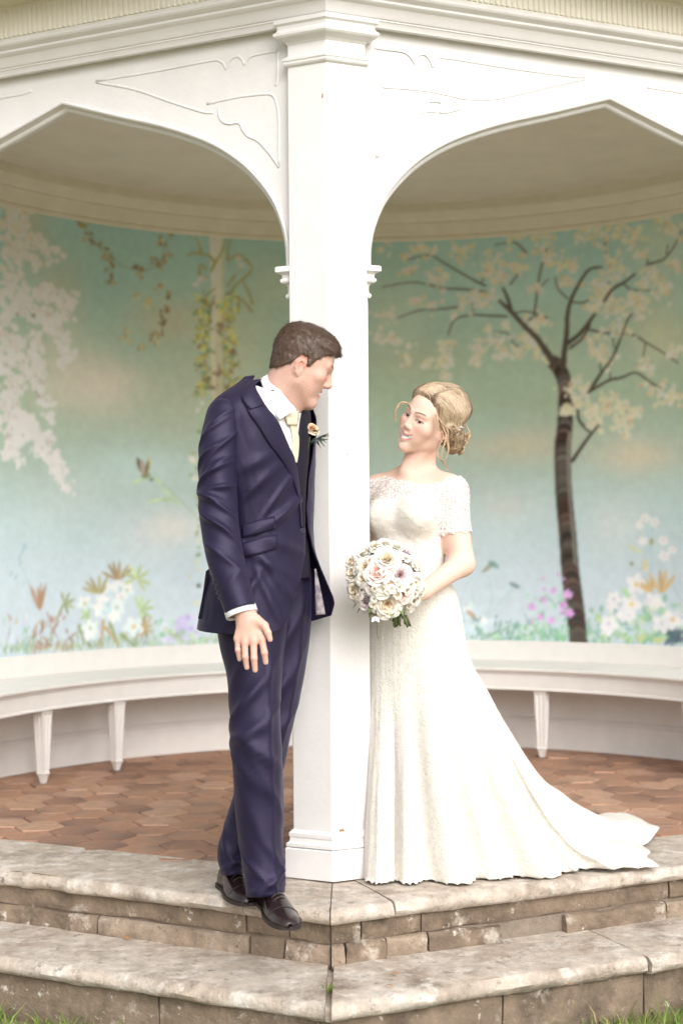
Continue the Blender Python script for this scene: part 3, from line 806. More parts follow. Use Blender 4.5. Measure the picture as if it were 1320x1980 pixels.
# --- flowering tree at the right
bark = lambda t: np.array([60, 49, 38]) + 26 * np.sin(t * 70 + 3 * np.sin(t * 17)) + 10 * RNG.normal() + np.array([14, 0, -2]) * (np.sin(t * 31) > .55)
Z3f = lambda x, y: (720 + x / 2.2, 400 + y / 2.2)
Z4f = lambda x, y: (860 + x / 2.87, 860 + y / 2.87)
trunk = [Z3f(770, 660), Z3f(800, 700), Z3f(820, 760), Z3f(822, 850), Z3f(815, 960), Z4f(652, 20), Z4f(658, 250), Z4f(680, 500), Z4f(695, 700), Z4f(720, 900), Z4f(742, 1092)]
line(trunk, (28, 40), (70, 58, 46), .97, 110, bands=bark)
line([(p[0] + 11, p[1]) for p in trunk[4:]], (6, 8), (130, 120, 104), .45, 60); line([(p[0] - 12, p[1]) for p in trunk[3:]], (5, 6), (58, 44, 36), .5, 60)
B = [([(775, 670), (735, 610), (700, 560), (640, 500), (590, 445), (540, 400)], 17, 7), ([(590, 445), (575, 390), (555, 345)], 9, 6), ([(640, 490), (690, 470), (740, 470), (660, 445), (600, 450)], 5, 3),
     ([(810, 680), (815, 620), (825, 540), (830, 450), (850, 380), (900, 290), (930, 262), (975, 255)], 14, 4), ([(830, 580), (880, 540), (920, 490), (945, 455)], 10, 7), ([(840, 600), (890, 560), (925, 500)], 6, 5),
     ([(985, 400), (1020, 350), (1070, 320), (1115, 285)], 8, 5), ([(1165, 245), (1200, 235), (1240, 220), (1280, 170), (1315, 100)], 5, 3), ([(915, 520), (960, 530), (1030, 540), (1110, 545), (1160, 575), (1220, 610), (1300, 665)], 5, 3),
     ([(925, 780), (970, 710), (1020, 640), (1050, 570), (1080, 490), (1105, 450)], 8, 3), ([(915, 790), (1000, 740), (1060, 725), (1120, 705), (1180, 745), (1230, 770)], 6, 3),
     ([(870, 860), (880, 910), (920, 955)], 7, 6), ([(850, 1080), (890, 1020), (930, 965), (960, 930)], 9, 5), ([(570, 465), (500, 462), (420, 460), (350, 480), (320, 545)], 5, 3), ([(360, 425), (280, 435), (200, 440), (110, 470)], 4, 2.5),
     ([(480, 360), (400, 350), (300, 345), (240, 330), (160, 320), (40, 340)], 5, 2.5), ([(480, 335), (430, 310), (350, 265), (300, 235), (240, 205), (140, 225)], 5, 2.5), ([(655, 195), (620, 160), (590, 150), (520, 160)], 4, 2.5),
     ([(685, 480), (695, 400), (705, 320), (720, 245), (740, 180)], 5, 4), ([(585, 330), (615, 290), (635, 260)], 4, 3), ([(830, 390), (790, 350), (775, 300)], 4, 2.5), ([(850, 405), (900, 405), (940, 375)], 4, 3),
     ([(1005, 250), (990, 200), (990, 130)], 5, 3), ([(1010, 370), (1005, 320)], 4, 3), ([(1070, 330), (1100, 350), (1180, 355)], 4, 2), ([(700, 350), (750, 305)], 3, 2), ([(650, 610), (600, 580), (580, 540), (520, 530)], 3, 2), ([(1250, 200), (1255, 160)], 3, 2), ([(1170, 235), (1165, 200)], 3, 2),
     ([(1010, 740), (1010, 700)], 3, 2), ([(970, 700), (965, 650)], 3, 2), ([(1020, 560), (1030, 600)], 3, 2), ([(1160, 580), (1150, 640)], 3, 2), ([(420, 400), (430, 450)], 2, 2), ([(465, 320), (485, 260)], 3, 2)]
for pts, a, b in B: line([Z3f(*p) for p in pts], (a * .9, b * .9), (60, 49, 36), .95)
CL = [(60, 180, 40, 8), (230, 180, 60, 26), (380, 190, 50, 20), (130, 215, 18, 6), (160, 270, 30, 8), (280, 310, 50, 20), (180, 400, 26, 10), (240, 410, 50, 14), (70, 470, 50, 18), (40, 550, 40, 14), (100, 570, 40, 14), (150, 650, 26, 9),
      (170, 595, 20, 4), (310, 590, 36, 18), (310, 660, 34, 20), (320, 720, 20, 10), (235, 670, 24, 8), (350, 460, 20, 6), (400, 400, 50, 18), (480, 390, 50, 22), (470, 270, 30, 6), (520, 220, 60, 26), (540, 300, 40, 18), (620, 250, 40, 20),
      (600, 130, 50, 18), (720, 130, 70, 34), (750, 210, 60, 30), (840, 250, 50, 22), (830, 310, 30, 12), (700, 350, 26, 10), (690, 490, 40, 16), (730, 480, 36, 14), (660, 560, 50, 22), (700, 600, 40, 18), (740, 640, 22, 8), (450, 600, 40, 16), (440, 650, 30, 12),
      (520, 580, 50, 20), (550, 620, 40, 14), (620, 620, 40, 14), (500, 525, 20, 7), (570, 500, 26, 8), (900, 100, 60, 26), (980, 90, 70, 32), (1040, 70, 60, 20), (1110, 130, 60, 24), (1140, 200, 30, 12), (1030, 260, 60, 28), (980, 330, 60, 30), (960, 420, 60, 30),
      (1050, 420, 60, 30), (1120, 400, 60, 30), (1170, 310, 60, 26), (1230, 350, 50, 24), (1130, 450, 40, 16), (1040, 520, 60, 24), (970, 590, 50, 22), (950, 620, 36, 12), (1000, 650, 40, 14), (1160, 680, 40, 18), (1290, 610, 40, 20), (1200, 770, 50, 18), (1270, 810, 50, 28),
      (1280, 100, 40, 18), (1230, 50, 40, 12), (1290, 240, 30, 12), (870, 760, 50, 24), (880, 810, 40, 18), (830, 870, 40, 20), (930, 860, 50, 26), (1030, 840, 60, 28), (1100, 880, 50, 22), (1060, 920, 40, 18), (940, 920, 40, 16), (990, 880, 50, 18), (1075, 970, 16, 7)]
for x, y, sp, n in CL:
    for k in range(int(n * 1.05)):
        a, b = Z3f(x + RNG.normal(0, sp * .55), y + RNG.normal(0, sp * .42)); q = np.clip((b - 420) / 420, 0, 1)
        base = np.array([146, 128, 90]) * (1 - q) + np.array([200, 176, 138]) * q
        if RNG.random() < .55: bloom(a, b, RNG.uniform(5, 7.5), base + RNG.normal(0, 8), (118, 92, 66) if RNG.random() < .4 else None, .85, 6)
        else: dab(a, b, RNG.uniform(8, 13), RNG.uniform(5, 8), RNG.uniform(0, 180), base + RNG.normal(0, 9), .8, 6)
for pts, a, b in [B[0], B[1], B[3], B[4], B[5], B[6], B[9], B[10], B[12]]: line([Z3f(*p) for p in pts], (a * .88, b * .85), (60, 49, 36), .75)
# --- flowers along the foot, right
for x in np.arange(885, 1330, 5.0):
    y0 = 1238 + max(0, x - 1000) * .02
    for k in range(3): dab(x + RNG.normal(0, 5), y0 - abs(RNG.normal(0, 14)), RNG.uniform(9, 20), RNG.uniform(4, 7), RNG.uniform(30, 150), [(120, 176, 140), (146, 190, 130), (170, 196, 140), (110, 160, 140)][RNG.integers(4)], .7)
line(trunk[-3:], (33, 35), (70, 58, 46), .97, 40, bands=bark)
for k in range(120):
    x, y = Z4f(RNG.uniform(90, 450), 1000 + RNG.normal(0, 34) + 30); dab(x, min(y, 1240), RNG.uniform(5, 11), RNG.uniform(4, 7), RNG.uniform(0, 180), [(96, 140, 120), (206, 212, 210), (120, 160, 140), (84, 128, 112)][RNG.integers(4)], .75)
for c in [(130, 1030), (230, 1000), (150, 920)]: bloom(*Z4f(*c), 17, (206, 216, 220), None, .85)
dab(*Z4f(145, 940), 26, 9, -35, (176, 132, 84), .9); dab(*Z4f(240, 680), 34, 9, 40, (150, 134, 96), .8); dab(*Z4f(270, 665), 26, 12, -30, (110, 150, 136), .8); dab(*Z4f(385, 780), 26, 9, -25, (112, 136, 130), .85)
for p in [[(240, 720), (260, 850), (230, 960)], [(380, 790), (300, 880), (250, 950)], [(150, 800), (160, 900)], [(220, 790), (260, 770)]]: line([Z4f(*q) for q in p], (2, 1.6), (150, 184, 168), .7)
for c, r in [((480, 900), 9), ((550, 860), 10), ((600, 810), 8), ((680, 830), 12), ((655, 890), 10), ((530, 955), 9), ((470, 985), 9), ((655, 930), 9), ((690, 935), 11), ((590, 975), 9), ((550, 800), 5), ((545, 740), 4), ((660, 745), 4), ((625, 720), 4)]:
    bloom(*Z4f(*c), r * .85, (204, 140, 196), (180, 90, 170), .9)
for k in range(70):
    x, y = Z4f(RNG.uniform(450, 680), RNG.uniform(820, 1085)); dab(x, y, RNG.uniform(8, 22), RNG.uniform(3, 6), RNG.uniform(20, 160), [(126, 186, 140), (150, 200, 160), (104, 164, 130)][RNG.integers(3)], .55)
for c, r in [((480, 900), 9), ((680, 830), 12), ((655, 890), 10), ((690, 935), 11), ((530, 955), 9), ((590, 975), 9)]: bloom(*Z4f(*c), r * .75, (214, 150, 206), (180, 90, 170), .9)
Z8f = lambda x, y: (1100 + x / 6.0, 960 + y / 6.0)
for k in range(110):
    x, y = Z8f(RNG.uniform(200, 1310), RNG.uniform(1250, 1690)); dab(x, y, RNG.uniform(8, 20), RNG.uniform(5, 10), RNG.uniform(0, 180), [(128, 186, 146), (160, 200, 136), (190, 204, 140), (108, 158, 138), (200, 206, 196)][RNG.integers(5)], .65)
for k in range(24):
    x, y = Z8f(RNG.uniform(1120, 1310), RNG.uniform(1560, 1700)); dab(x, y, 18, 9, RNG.uniform(0, 180), [(70, 104, 104), (84, 88, 110)][RNG.integers(2)], .7)
for p in [[(900, 330), (930, 560), (960, 760), (920, 960)], [(880, 590), (920, 640)], [(970, 360), (950, 520)], [(1200, 1000), (1260, 1150), (1300, 1200)]]: line([Z8f(*q) for q in p], (2, 1.5), (150, 176, 180), .7)
for c, r, h in [((880, 250), 10, (150, 160, 176)), ((815, 330), 9, None), ((990, 300), 10, (150, 160, 160)), ((855, 520), 10, None), ((1090, 510), 10, (170, 150, 180)), ((1195, 620), 8, (120, 120, 120)), ((1100, 690), 11, (190, 176, 206)),
                ((780, 1020), 21, (226, 180, 50)), ((720, 1250), 20, (226, 180, 50)), ((520, 1190), 15, (160, 160, 176)), ((500, 1260), 13, None), ((960, 1210), 16, (150, 140, 176)), ((1040, 1220), 15, None), ((640, 1370), 16, None), ((460, 1480), 18, (190, 160, 196)), ((440, 1560), 12, None),
                ((1080, 1470), 20, (170, 150, 160)), ((1200, 1430), 20, (226, 180, 70)), ((690, 1380), 14, (190, 190, 200))]:
    bloom(*Z8f(*c), r, (228, 218, 220), h, .92, 6)
spiky(Z8f, (1070, 1120), 4, 46, 55, 120, (206, 166, 104), 9); spiky(Z8f, (960, 1110), 4, 30, 90, 160, (206, 166, 100), 8); spiky(Z8f, (900, 800), 4, 16, 90, 260, (206, 184, 126), 5)
for q in [((955, 525), 14, 9, 80, (150, 136, 60)), ((725, 780), 9, 8, 0, (150, 140, 80)), ((730, 590), 18, 6, -20, (206, 206, 140)), ((800, 630), 20, 6, -15, (204, 206, 140)), ((660, 1120), 24, 11, -60, (150, 190, 116)), ((1105, 1180), 18, 12, 80, (120, 170, 146)), ((840, 1640), 22, 14, 20, (206, 204, 130)), ((1030, 1670), 24, 12, -10, (206, 204, 130))]:
    dab(*Z8f(*q[0]), *q[1:4], q[4], .85)
for _ in range(2):                                   # the paint is soft, edges feathered
    IMG[1:-1] = .25 * IMG[:-2] + .5 * IMG[1:-1] + .25 * IMG[2:]; IMG[:, 1:-1] = .25 * IMG[:, :-2] + .5 * IMG[:, 1:-1] + .25 * IMG[:, 2:]
del_noise = 1 + .035 * fbm(MS * 30, MZ * 30, 9.1, 3)
IMG *= del_noise[:, :, None]
IMG = np.clip(.86 * IMG + .14 * IMG.mean(2, keepdims=True) * np.array([1.03, 1.0, .95]), .01, .86)
M['mural'] = material('mural_paint', (1, 1, 1), .72, .03, 9, .0006, 90, attr=True)
X = WC[0] + WR * np.sin(mph); Y = WC[1] + WR * np.cos(mph)
MV = np.stack([np.broadcast_to(X, MS.shape), np.broadcast_to(Y, MS.shape), MZ], -1).reshape(-1, 3)
mural = mesh_obj('mural_wall', MV, grid_faces(MHt, MW), M['mural'], pav, True, IMG.reshape(-1, 3))
mural['label'] = 'curved plaster wall painted with a blossom tree, vines, a bird and garden flowers'

# ================================================================== curved bench
bench = empty('curved_bench', (WC[0], WC[1] + WR - .3, 0), 'long white curved bench on tapered legs below the mural', 'bench')
SD = .375
arcband([(.0, .556), (.012, .556), (.014, .552), (.014, .455), (.010, .452)], 'back_board', M['bench'], bench)
arcband([(.008, .4535), (SD - .015, .4505), (SD - .004, .448), (SD, .441), (SD - .002, .433), (SD - .010, .429), (SD - .013, .4265), (SD - .04, .4265)], 'seat', M['bench'], bench)
arcband([(SD - .018, .4265), (SD - .018, .418), (SD - .024, .415), (SD - .024, .350), (SD - .020, .346), (SD - .020, .338), (SD - .045, .338), (SD - .045, .42)], 'apron', M['bench'], bench)
def leg_mesh():
    prof = [(.032, .339), (.032, .318), (.029, .315), (.030, .31), (.0195, .052), (.0215, .047), (.0215, .041), (.017, .036), (.012, .012), (.010, .0)]
    V, F = [], []
    def ring(h, z):
        out = []                               # square with two shallow flutes in each face
        for s in range(4):
            c, q = math.cos(s * math.pi / 2), math.sin(s * math.pi / 2)
            for t, d in ((-1, 0), (-.62, 0), (-.5, .13), (-.18, .13), (-.08, 0), (.08, 0), (.18, .13), (.5, .13), (.62, 0)):
                d = d if .05 < z < .312 else 0
                x, y = h * (1 - d), h * t
                out.append((c * x - q * y, q * x + c * y, z))
        return out
    n = 36
    for h, z in prof: V += ring(h, z)
    for k in range(len(prof) - 1):
        for i in range(n):
            j = (i + 1) % n; F.append((k * n + i, (k + 1) * n + i, (k + 1) * n + j, k * n + j))
    F.append(tuple((len(prof) - 1) * n + i for i in range(n)))
    me = bpy.data.meshes.new('leg'); me.from_pydata(V, [], F); me.update(); me.materials.append(M['bench']); return me
LM = leg_mesh()
legs = [math.atan2(on_z(*p, 0)[0] - WC[0], on_z(*p, 0)[1] - WC[1]) for p in ((80, 1524), (222, 1481), (1045, 1459), (1322, 1478))]
def leg_angle(px):          # where on the curve a leg stands that the photo shows at this column
    A = np.linspace(-1.2, 1.2, 2400); X_, Y_ = wallp(A, -(SD - .066)) if False else (WC[0] + (WR - SD + .066) * np.sin(A), WC[1] + (WR - SD + .066) * np.cos(A))
    return A[np.argmin(np.abs(PX0 + FPX * X_ / Y_ - px))]
for a in [leg_angle(80) - .38, leg_angle(80), leg_angle(222), leg_angle(640), leg_angle(1045), leg_angle(1334), leg_angle(1334) + .4]:
    o = link('leg', LM, bench); x, y = wallp(a, -(SD - .066)); o.location = (x - bench.location[0], y - bench.location[1], .003); o.rotation_euler = (0, 0, -a)
    o.matrix_parent_inverse = Matrix()
# ================================================================== modelling by blended solids (for bodies)
class Field:
    def __init__(s, lo, hi, h):
        s.lo = np.array(lo, float); s.h = h
        s.n = np.ceil((np.array(hi) - s.lo) / h).astype(int) + 1
        s.a = np.full(s.n, .05, np.float32)
        s.ax = [(s.lo[k] + h * np.arange(s.n[k])).astype(np.float32) for k in range(3)]
    def win(s, lo, hi):
        i0 = np.clip(np.floor((np.array(lo) - s.lo) / s.h).astype(int), 0, s.n); i1 = np.clip(np.ceil((np.array(hi) - s.lo) / s.h).astype(int) + 1, 0, s.n)
        sl = tuple(slice(a, b) for a, b in zip(i0, i1))
        return sl, s.ax[0][sl[0]][:, None, None], s.ax[1][sl[1]][None, :, None], s.ax[2][sl[2]][None, None, :]
    def put(s, d, sl, k, op):
        a = s.a[sl]
        if op == 'add':
            h = np.maximum(k - np.abs(a - d), 0) / max(k, 1e-6); s.a[sl] = np.minimum(a, d) - h * h * k * .25
        else:
            d = -d; h = np.maximum(k - np.abs(a - d), 0) / max(k, 1e-6); s.a[sl] = np.maximum(a, d) + h * h * k * .25
    def cone(s, a, b, ra, rb, k=.01, op='add', flat=None):
        """capsule from a to b with radii ra, rb; flat=(axis, factor) squeezes it along an axis"""
        a = np.asarray(a, float); b = np.asarray(b, float); m = max(ra, rb) + k + 3 * s.h + .012
        sl, X, Y, Z = s.win(np.minimum(a, b) - m, np.maximum(a, b) + m)
        d = b - a; q = max(d @ d, 1e-9)
        t = np.clip(((X - a[0]) * d[0] + (Y - a[1]) * d[1] + (Z - a[2]) * d[2]) / q, 0, 1)
        dx, dy, dz = X - a[0] - t * d[0], Y - a[1] - t * d[1], Z - a[2] - t * d[2]
        if flat is not None:
            ax, f = flat; ax = np.asarray(ax, float); c = (dx * ax[0] + dy * ax[1] + dz * ax[2]) * (1 / f - 1)
            dx, dy, dz = dx + c * ax[0], dy + c * ax[1], dz + c * ax[2]
        s.put((np.sqrt(dx * dx + dy * dy + dz * dz) - (ra + t * (rb - ra))).astype(np.float32), sl, k, op)
    def ell(s, c, r, R=None, k=.01, op='add'):
        """ellipsoid; columns of R are its axes"""
        c = np.asarray(c, float); R = np.eye(3) if R is None else np.asarray(R); m = max(r) + k + 3 * s.h + .012
        sl, X, Y, Z = s.win(c - m, c + m)
        p = [((X - c[0]) * R[0, i] + (Y - c[1]) * R[1, i] + (Z - c[2]) * R[2, i]) / r[i] for i in range(3)]
        k0 = np.sqrt(p[0] ** 2 + p[1] ** 2 + p[2] ** 2); k1 = np.sqrt((p[0] / r[0]) ** 2 + (p[1] / r[1]) ** 2 + (p[2] / r[2]) ** 2) + 1e-6
        s.put((k0 * (k0 - 1) / k1).astype(np.float32), sl, k, op)
    def mesh(s, off=0.0, arr=None):
        A = (s.a if arr is None else arr) - np.float32(off); S = A < 0
        n = A.shape
        c = S[:-1, :-1, :-1].astype(np.int8)
        for i, j, k in ((1, 0, 0), (0, 1, 0), (0, 0, 1), (1, 1, 0), (1, 0, 1), (0, 1, 1), (1, 1, 1)):
            c = c + S[i:n[0] - 1 + i, j:n[1] - 1 + j, k:n[2] - 1 + k]
        act = np.argwhere((c > 0) & (c < 8))
        idx = np.full(c.shape, -1, np.int32); idx[tuple(act.T)] = np.arange(len(act))
        acc = np.zeros((len(act), 3)); cn = np.zeros(len(act))
        co = [(i, j, k) for i in (0, 1) for j in (0, 1) for k in (0, 1)]
        vals = {q: A[act[:, 0] + q[0], act[:, 1] + q[1], act[:, 2] + q[2]] for q in co}
        for q in co:
            for ax in range(3):
                if q[ax]: continue
                p = list(q); p[ax] = 1; v0, v1 = vals[q], vals[tuple(p)]
                m = (v0 < 0) != (v1 < 0); t = np.where(m, v0 / np.where(m, v0 - v1, 1), 0)
                e = np.tile(np.array(q, float), (len(act), 1)); e[:, ax] = t
                acc += e * m[:, None]; cn += m
        V = s.lo + s.h * (act + acc / cn[:, None])
        Fs = []
        for ax in range(3):
            sh = [slice(1, -1)] * 3; sh[ax] = slice(0, -1); s2 = list(sh); s2[ax] = slice(1, None)
            S0, S1 = S[tuple(sh)], S[tuple(s2)]
            E = np.argwhere(S0 != S1); 
            if len(E) == 0: continue
            inside = S0[tuple(E.T)]
            off3 = np.ones(3, int); off3[ax] = 0; E = E + off3
            b, g = (ax + 1) % 3, (ax + 2) % 3
            def cell(db, dg):
                q = E.copy(); q[:, b] += db; q[:, g] += dg
                return idx[q[:, 0], q[:, 1], q[:, 2]]
            quad = np.stack([cell(-1, -1), cell(0, -1), cell(0, 0), cell(-1, 0)], 1)
            quad[~inside] = quad[~inside][:, ::-1]
            Fs.append(quad)
        return V, np.vstack(Fs)
    def sample(s, P, arr=None):
        A = s.a if arr is None else arr
        q = (np.asarray(P) - s.lo) / s.h; i = np.clip(np.floor(q).astype(int), 0, s.n - 2); f = q - i; r = 0
        for a in (0, 1):
            for b in (0, 1):
                for c in (0, 1):
                    w = (f[..., 0] if a else 1 - f[..., 0]) * (f[..., 1] if b else 1 - f[..., 1]) * (f[..., 2] if c else 1 - f[..., 2])
                    r = r + w * A[i[..., 0] + a, i[..., 1] + b, i[..., 2] + c]
        return r
def vnormals(V, F):
    N = np.zeros_like(V); a, b, c, d = (V[F[:, i]] for i in range(4)); n = np.cross(c - a, d - b)
    for i in range(4): np.add.at(N, F[:, i], n)
    return N / (np.linalg.norm(N, axis=1)[:, None] + 1e-12)
def keep_faces(V, F, m):
    """keep faces whose vertices all pass m, drop loose vertices"""
    k = m[F].all(1); F = F[k]; u, inv = np.unique(F, return_inverse=True)
    return V[u], inv.reshape(F.shape), u
def topx(P):
    """world points -> photo pixels"""
    d = np.asarray(P) - _C; D = d[..., 1]
    return PX0 + FPX * (d @ _r) / D, PY0 - FPX * (d @ _u) / D
def axes(yaw, pitch, roll):
    """head axes: columns = person's left, backwards, up. yaw + turns the face to image right, pitch + looks up, roll + tips the crown to image right"""
    y, p, r = (math.radians(v) for v in (yaw, pitch, roll))
    F0 = np.array([math.sin(y), -math.cos(y), 0]); z = np.array([0, 0, 1.])
    F = math.cos(p) * F0 + math.sin(p) * z; U = -math.sin(p) * F0 + math.cos(p) * z; L = np.cross(U, F)
    c, s_ = math.cos(r), math.sin(r); Ry = np.array([[c, 0, s_], [0, 1, 0], [-s_, 0, c]])
    return Ry @ np.stack([L, -F, U], 1)
def build_head(fd, O, R, male, hs=1.0):
    """head in canonical metres: x person's left, y backwards, z up, origin between the ears"""
    h = lambda *p: O + R @ (np.array(p, float) * hs)
    fd0 = fd
    class fd:                                   # the same solids, scaled to this head
        def ell(c, r, R_=None, k=.01, op='add'): fd0.ell(c, tuple(v * hs for v in r), R_, k * hs, op)
        def cone(a, b, ra, rb, k=.01, op='add'): fd0.cone(a, b, ra * hs, rb * hs, k * hs, op)
    w = 1.0 if male else .95
    ez = -.021 if male else -.004
    fd.ell(h(0, .014, .042), (.0765 * w, .097, .083), R, .02)
    fd.ell(h(0, -.036 if male else -.031, .036), (.066 * w, .060, .066), R, .025)
    fd.ell(h(0, -.034, -.022), (.060 * w, .054, .080), R, .03)
    for s in (-1, 1):
        fd.cone(h(s * .056 * w, -.002, -.030), h(s * (.052 if male else .046), -.006, -.060), .019, .016, .03)
        fd.cone(h(s * (.051 if male else .044), -.008, -.060), h(s * (.013 if male else .008), -.074 if male else -.068, -.104 if male else -.099), .017 if male else .014, .0155 if male else .010, .03)
        fd.ell(h(s * .041 * w, -.064 if male else -.061, -.018), (.026, .022, .022), R, .022 if male else .03)
        fd.ell(h(s * .031 * w, -.0985 if male else -.0995, .010), (.0165, .013, .0115), R, .014 if male else .018, 'cut')
        fd.ell(h(s * .031 * w, -.0755, .009), (.0145, .0125, .0125), R, .006)
        fd.cone(h(s * .012, -.091, .029), h(s * .046 * w, -.077, .030), .0085 if male else .0045, .007 if male else .004, .016)
        # ear: flat shell with a rim and a hollow
        fd.ell(h(s * .0775 * w, .010, ez), (.0075, .0150, .026), R, .006)
        rim = [(.081, -.003, .010), (.085, .004, .022), (.0875, .014, .024), (.088, .022, .014), (.086, .021, -.004), (.083, .013, -.018), (.080, .005, -.025)]
        for p_, q_ in zip(rim[:-1], rim[1:]): fd.cone(h(s * p_[0] * w, p_[1], p_[2] + ez), h(s * q_[0] * w, q_[1], q_[2] + ez), .0036, .0036, .003)
        fd.ell(h(s * .088 * w, .007, ez + .001), (.0075, .0080, .0145), R, .004, 'cut')
        fd.ell(h(s * (.0125 if male else .0108), -.0985 if male else -.0945, -.029 if male else -.0275), (.0085 if male else .0062, .010 if male else .008, .0075 if male else .006), R, .008)
    fd.cone(h(0, -.088, .024), h(0, -.1115 if male else -.1035, -.0205), .0075 if male else .0065, .0105 if male else .0078, .012)
    fd.ell(h(0, -.108 if male else -.1005, -.0225), (.0115 if male else .0088, .0115 if male else .0095, .0095 if male else .0080), R, .008)
    fd.ell(h(0, -.0795, -.042), (.021, .0125, .015), R, .014)
    fd.ell(h(0, -.080 if male else -.0755, -.100 if male else -.098), (.021 if male else .0125, .017 if male else .012, .016 if male else .0125), R, .022)
    fd.ell(h(0, -.069, -.080), (.024, .013, .020), R, .02)
    for s in (-1, 1): fd.ell(h(s * .029, -.064, -.052), (.017, .016, .020), R, .025)
    # lips and the smile between them
    ym = -.086; dm = -.0048
    for sg in (-1, 1):
        fd.cone(h(sg * (.021 if male else .0245), ym + (.010 if male else .012), (-.049 if male else -.0450) + dm), h(0, ym - .0055, -.0465 + dm), .0045, .0058, .009); fd.cone(h(sg * (.018 if male else .0215), ym + (.008 if male else .010), (-.061 if male else -.0565) + dm), h(0, ym - .0045, -.0655 + dm), .0048, .0066, .009)
        fd.cone(h(sg * (.022 if male else .0245), ym + .008, (-.0515 if male else -.0475) + dm), h(0, ym - .0095, -.0565 + dm), .0028, .0042, .004, 'cut')
def face_colour(V, O, R, male, base, hs=1.0):
    """pigment of the skin, lips, brows, lashes and teeth"""
    q = (V - O) @ R / hs; x, y, z = q.T
    c = np.tile(np.array(base, float), (len(V), 1)); ax = np.abs(x)
    head = np.linalg.norm(q, axis=1) < .16
    def mix(m, col): 
        m = np.clip(m * head, 0, 1)[:, None]; c[:] = c * (1 - m) + np.array(col) * m
    front = sstep(-.03, -.06, y)
    mix((.5 if male else .38) * np.exp(-(((ax - .046) / .022) ** 2 + ((z + .018) / .02) ** 2)) * front, (.62, .25, .19) if male else (.70, .30, .23))
    mix(.25 * np.exp(-((x / .013) ** 2 + ((z + .022) / .014) ** 2)) * sstep(-.095, -.105, y), (.62, .28, .22))
    mix(.6 * (ax > .072) * np.exp(-((y - .01) / .03) ** 2 - (z / .035) ** 2), (.66, .26, .2))
    if male:
        stub = sstep(-.03, -.06, z) * sstep(.03, -.0, y) * (1 - .6 * np.exp(-((z + .056) / .012) ** 2 - (x / .03) ** 2)); mix(.30 * stub * (.7 + .5 * fbm(x * 300, y * 300, z * 300, 2)), (.30, .19, .15))
    # lips, teeth
    zm = z + .0048; mx = x / (.0255 if male else .0310); sm = (.0045 if male else .0088) * mx ** 2
    up = np.exp(-(((zm + .0475 - sm) / .0036) ** 4)) * (np.abs(mx) < 1) * front; lo = np.exp(-(((zm + .0648 - sm * 1.8) / .0046) ** 4)) * (np.abs(mx) < .92) * front
    mix(.88 * up, (.56, .25, .22) if male else (.66, .27, .25)); mix(.88 * lo, (.58, .26, .23) if male else (.68, .29, .27))
    te = sstep(.0056 if male else .0066, .0044 if male else .0054, np.abs(zm + .0560 - sm * 1.3) / np.maximum(np.sqrt(np.clip(1 - mx ** 2, 0, 1)), .05)) * (np.abs(mx) < 1) * (y < -.07); mix(te * .95, (.80, .77, .72))
    mix(.55 * (np.exp(-(((zm + .0508 - sm) / .0010) ** 2)) + .5 * np.exp(-(((zm + .0612 - sm * 1.4) / .0010) ** 2))) * (np.abs(mx) < .95) * front, (.30, .10, .09))
    # brows
    bz = .0300 + .006 * np.sin(np.clip((ax - .010) / .040, 0, 1) * 2.4); bw = .0042 if male else .0034
    mix((.85 if male else .8) * np.exp(-(((z - bz) / bw) ** 4)) * sstep(.009, .014, ax) * sstep(.052, .044, ax) * front, (.10, .055, .035) if male else (.12, .06, .035))
    # eyes: white, iris, lash lines and the fold of the lid
    ex = (ax - .031) / (.0150 if male else .0165); rise = np.sqrt(np.clip(1 - ex ** 2, 0, 1)); zl = .0052 - .0026 * rise + .0012 * ex; zu = .0052 + (.0042 if male else .0050) * rise + .0012 * ex
    inn = sstep(-.0004, .0006, z - zl) * sstep(.0004, -.0006, z - zu) * (np.abs(ex) < 1) * front
    mix(inn, (.62, .57, .53)); gz = -.0045 if not male else .0
    ir = np.hypot(ax - .031 + (-gz) * -np.sign(x), (z - .0068) * 1.0); mix(inn * sstep(.0062, .0052, ir), (.055, .032, .022)); mix(inn * sstep(.0028, .0020, ir), (.01, .008, .007))
    lash = np.exp(-(((z - zu - .0004) / (.0011 if male else .0019)) ** 2)) * (np.abs(ex) < 1.1) * front; mix(.97 * lash, (.022, .014, .011))
    mix(.55 * np.exp(-(((z - zl + .0003) / .0009) ** 2)) * (np.abs(ex) < 1.0) * front, (.16, .08, .06))
    mix(.30 * np.exp(-(((z - zu - .0052) / .0014) ** 2)) * (np.abs(ex) < 1.0) * front, (.34, .18, .13))
    mix((.22 if male else .16) * np.exp(-(ex ** 2 + ((z - zu - .003) / .004) ** 2)) * front, (.45, .25, .19))
    mix(.7 * np.exp(-(((ax - .0064) / .0028) ** 2 + ((z + .0338) / .0014) ** 2)) * (y < -.09), (.20, .08, .06))
    return c
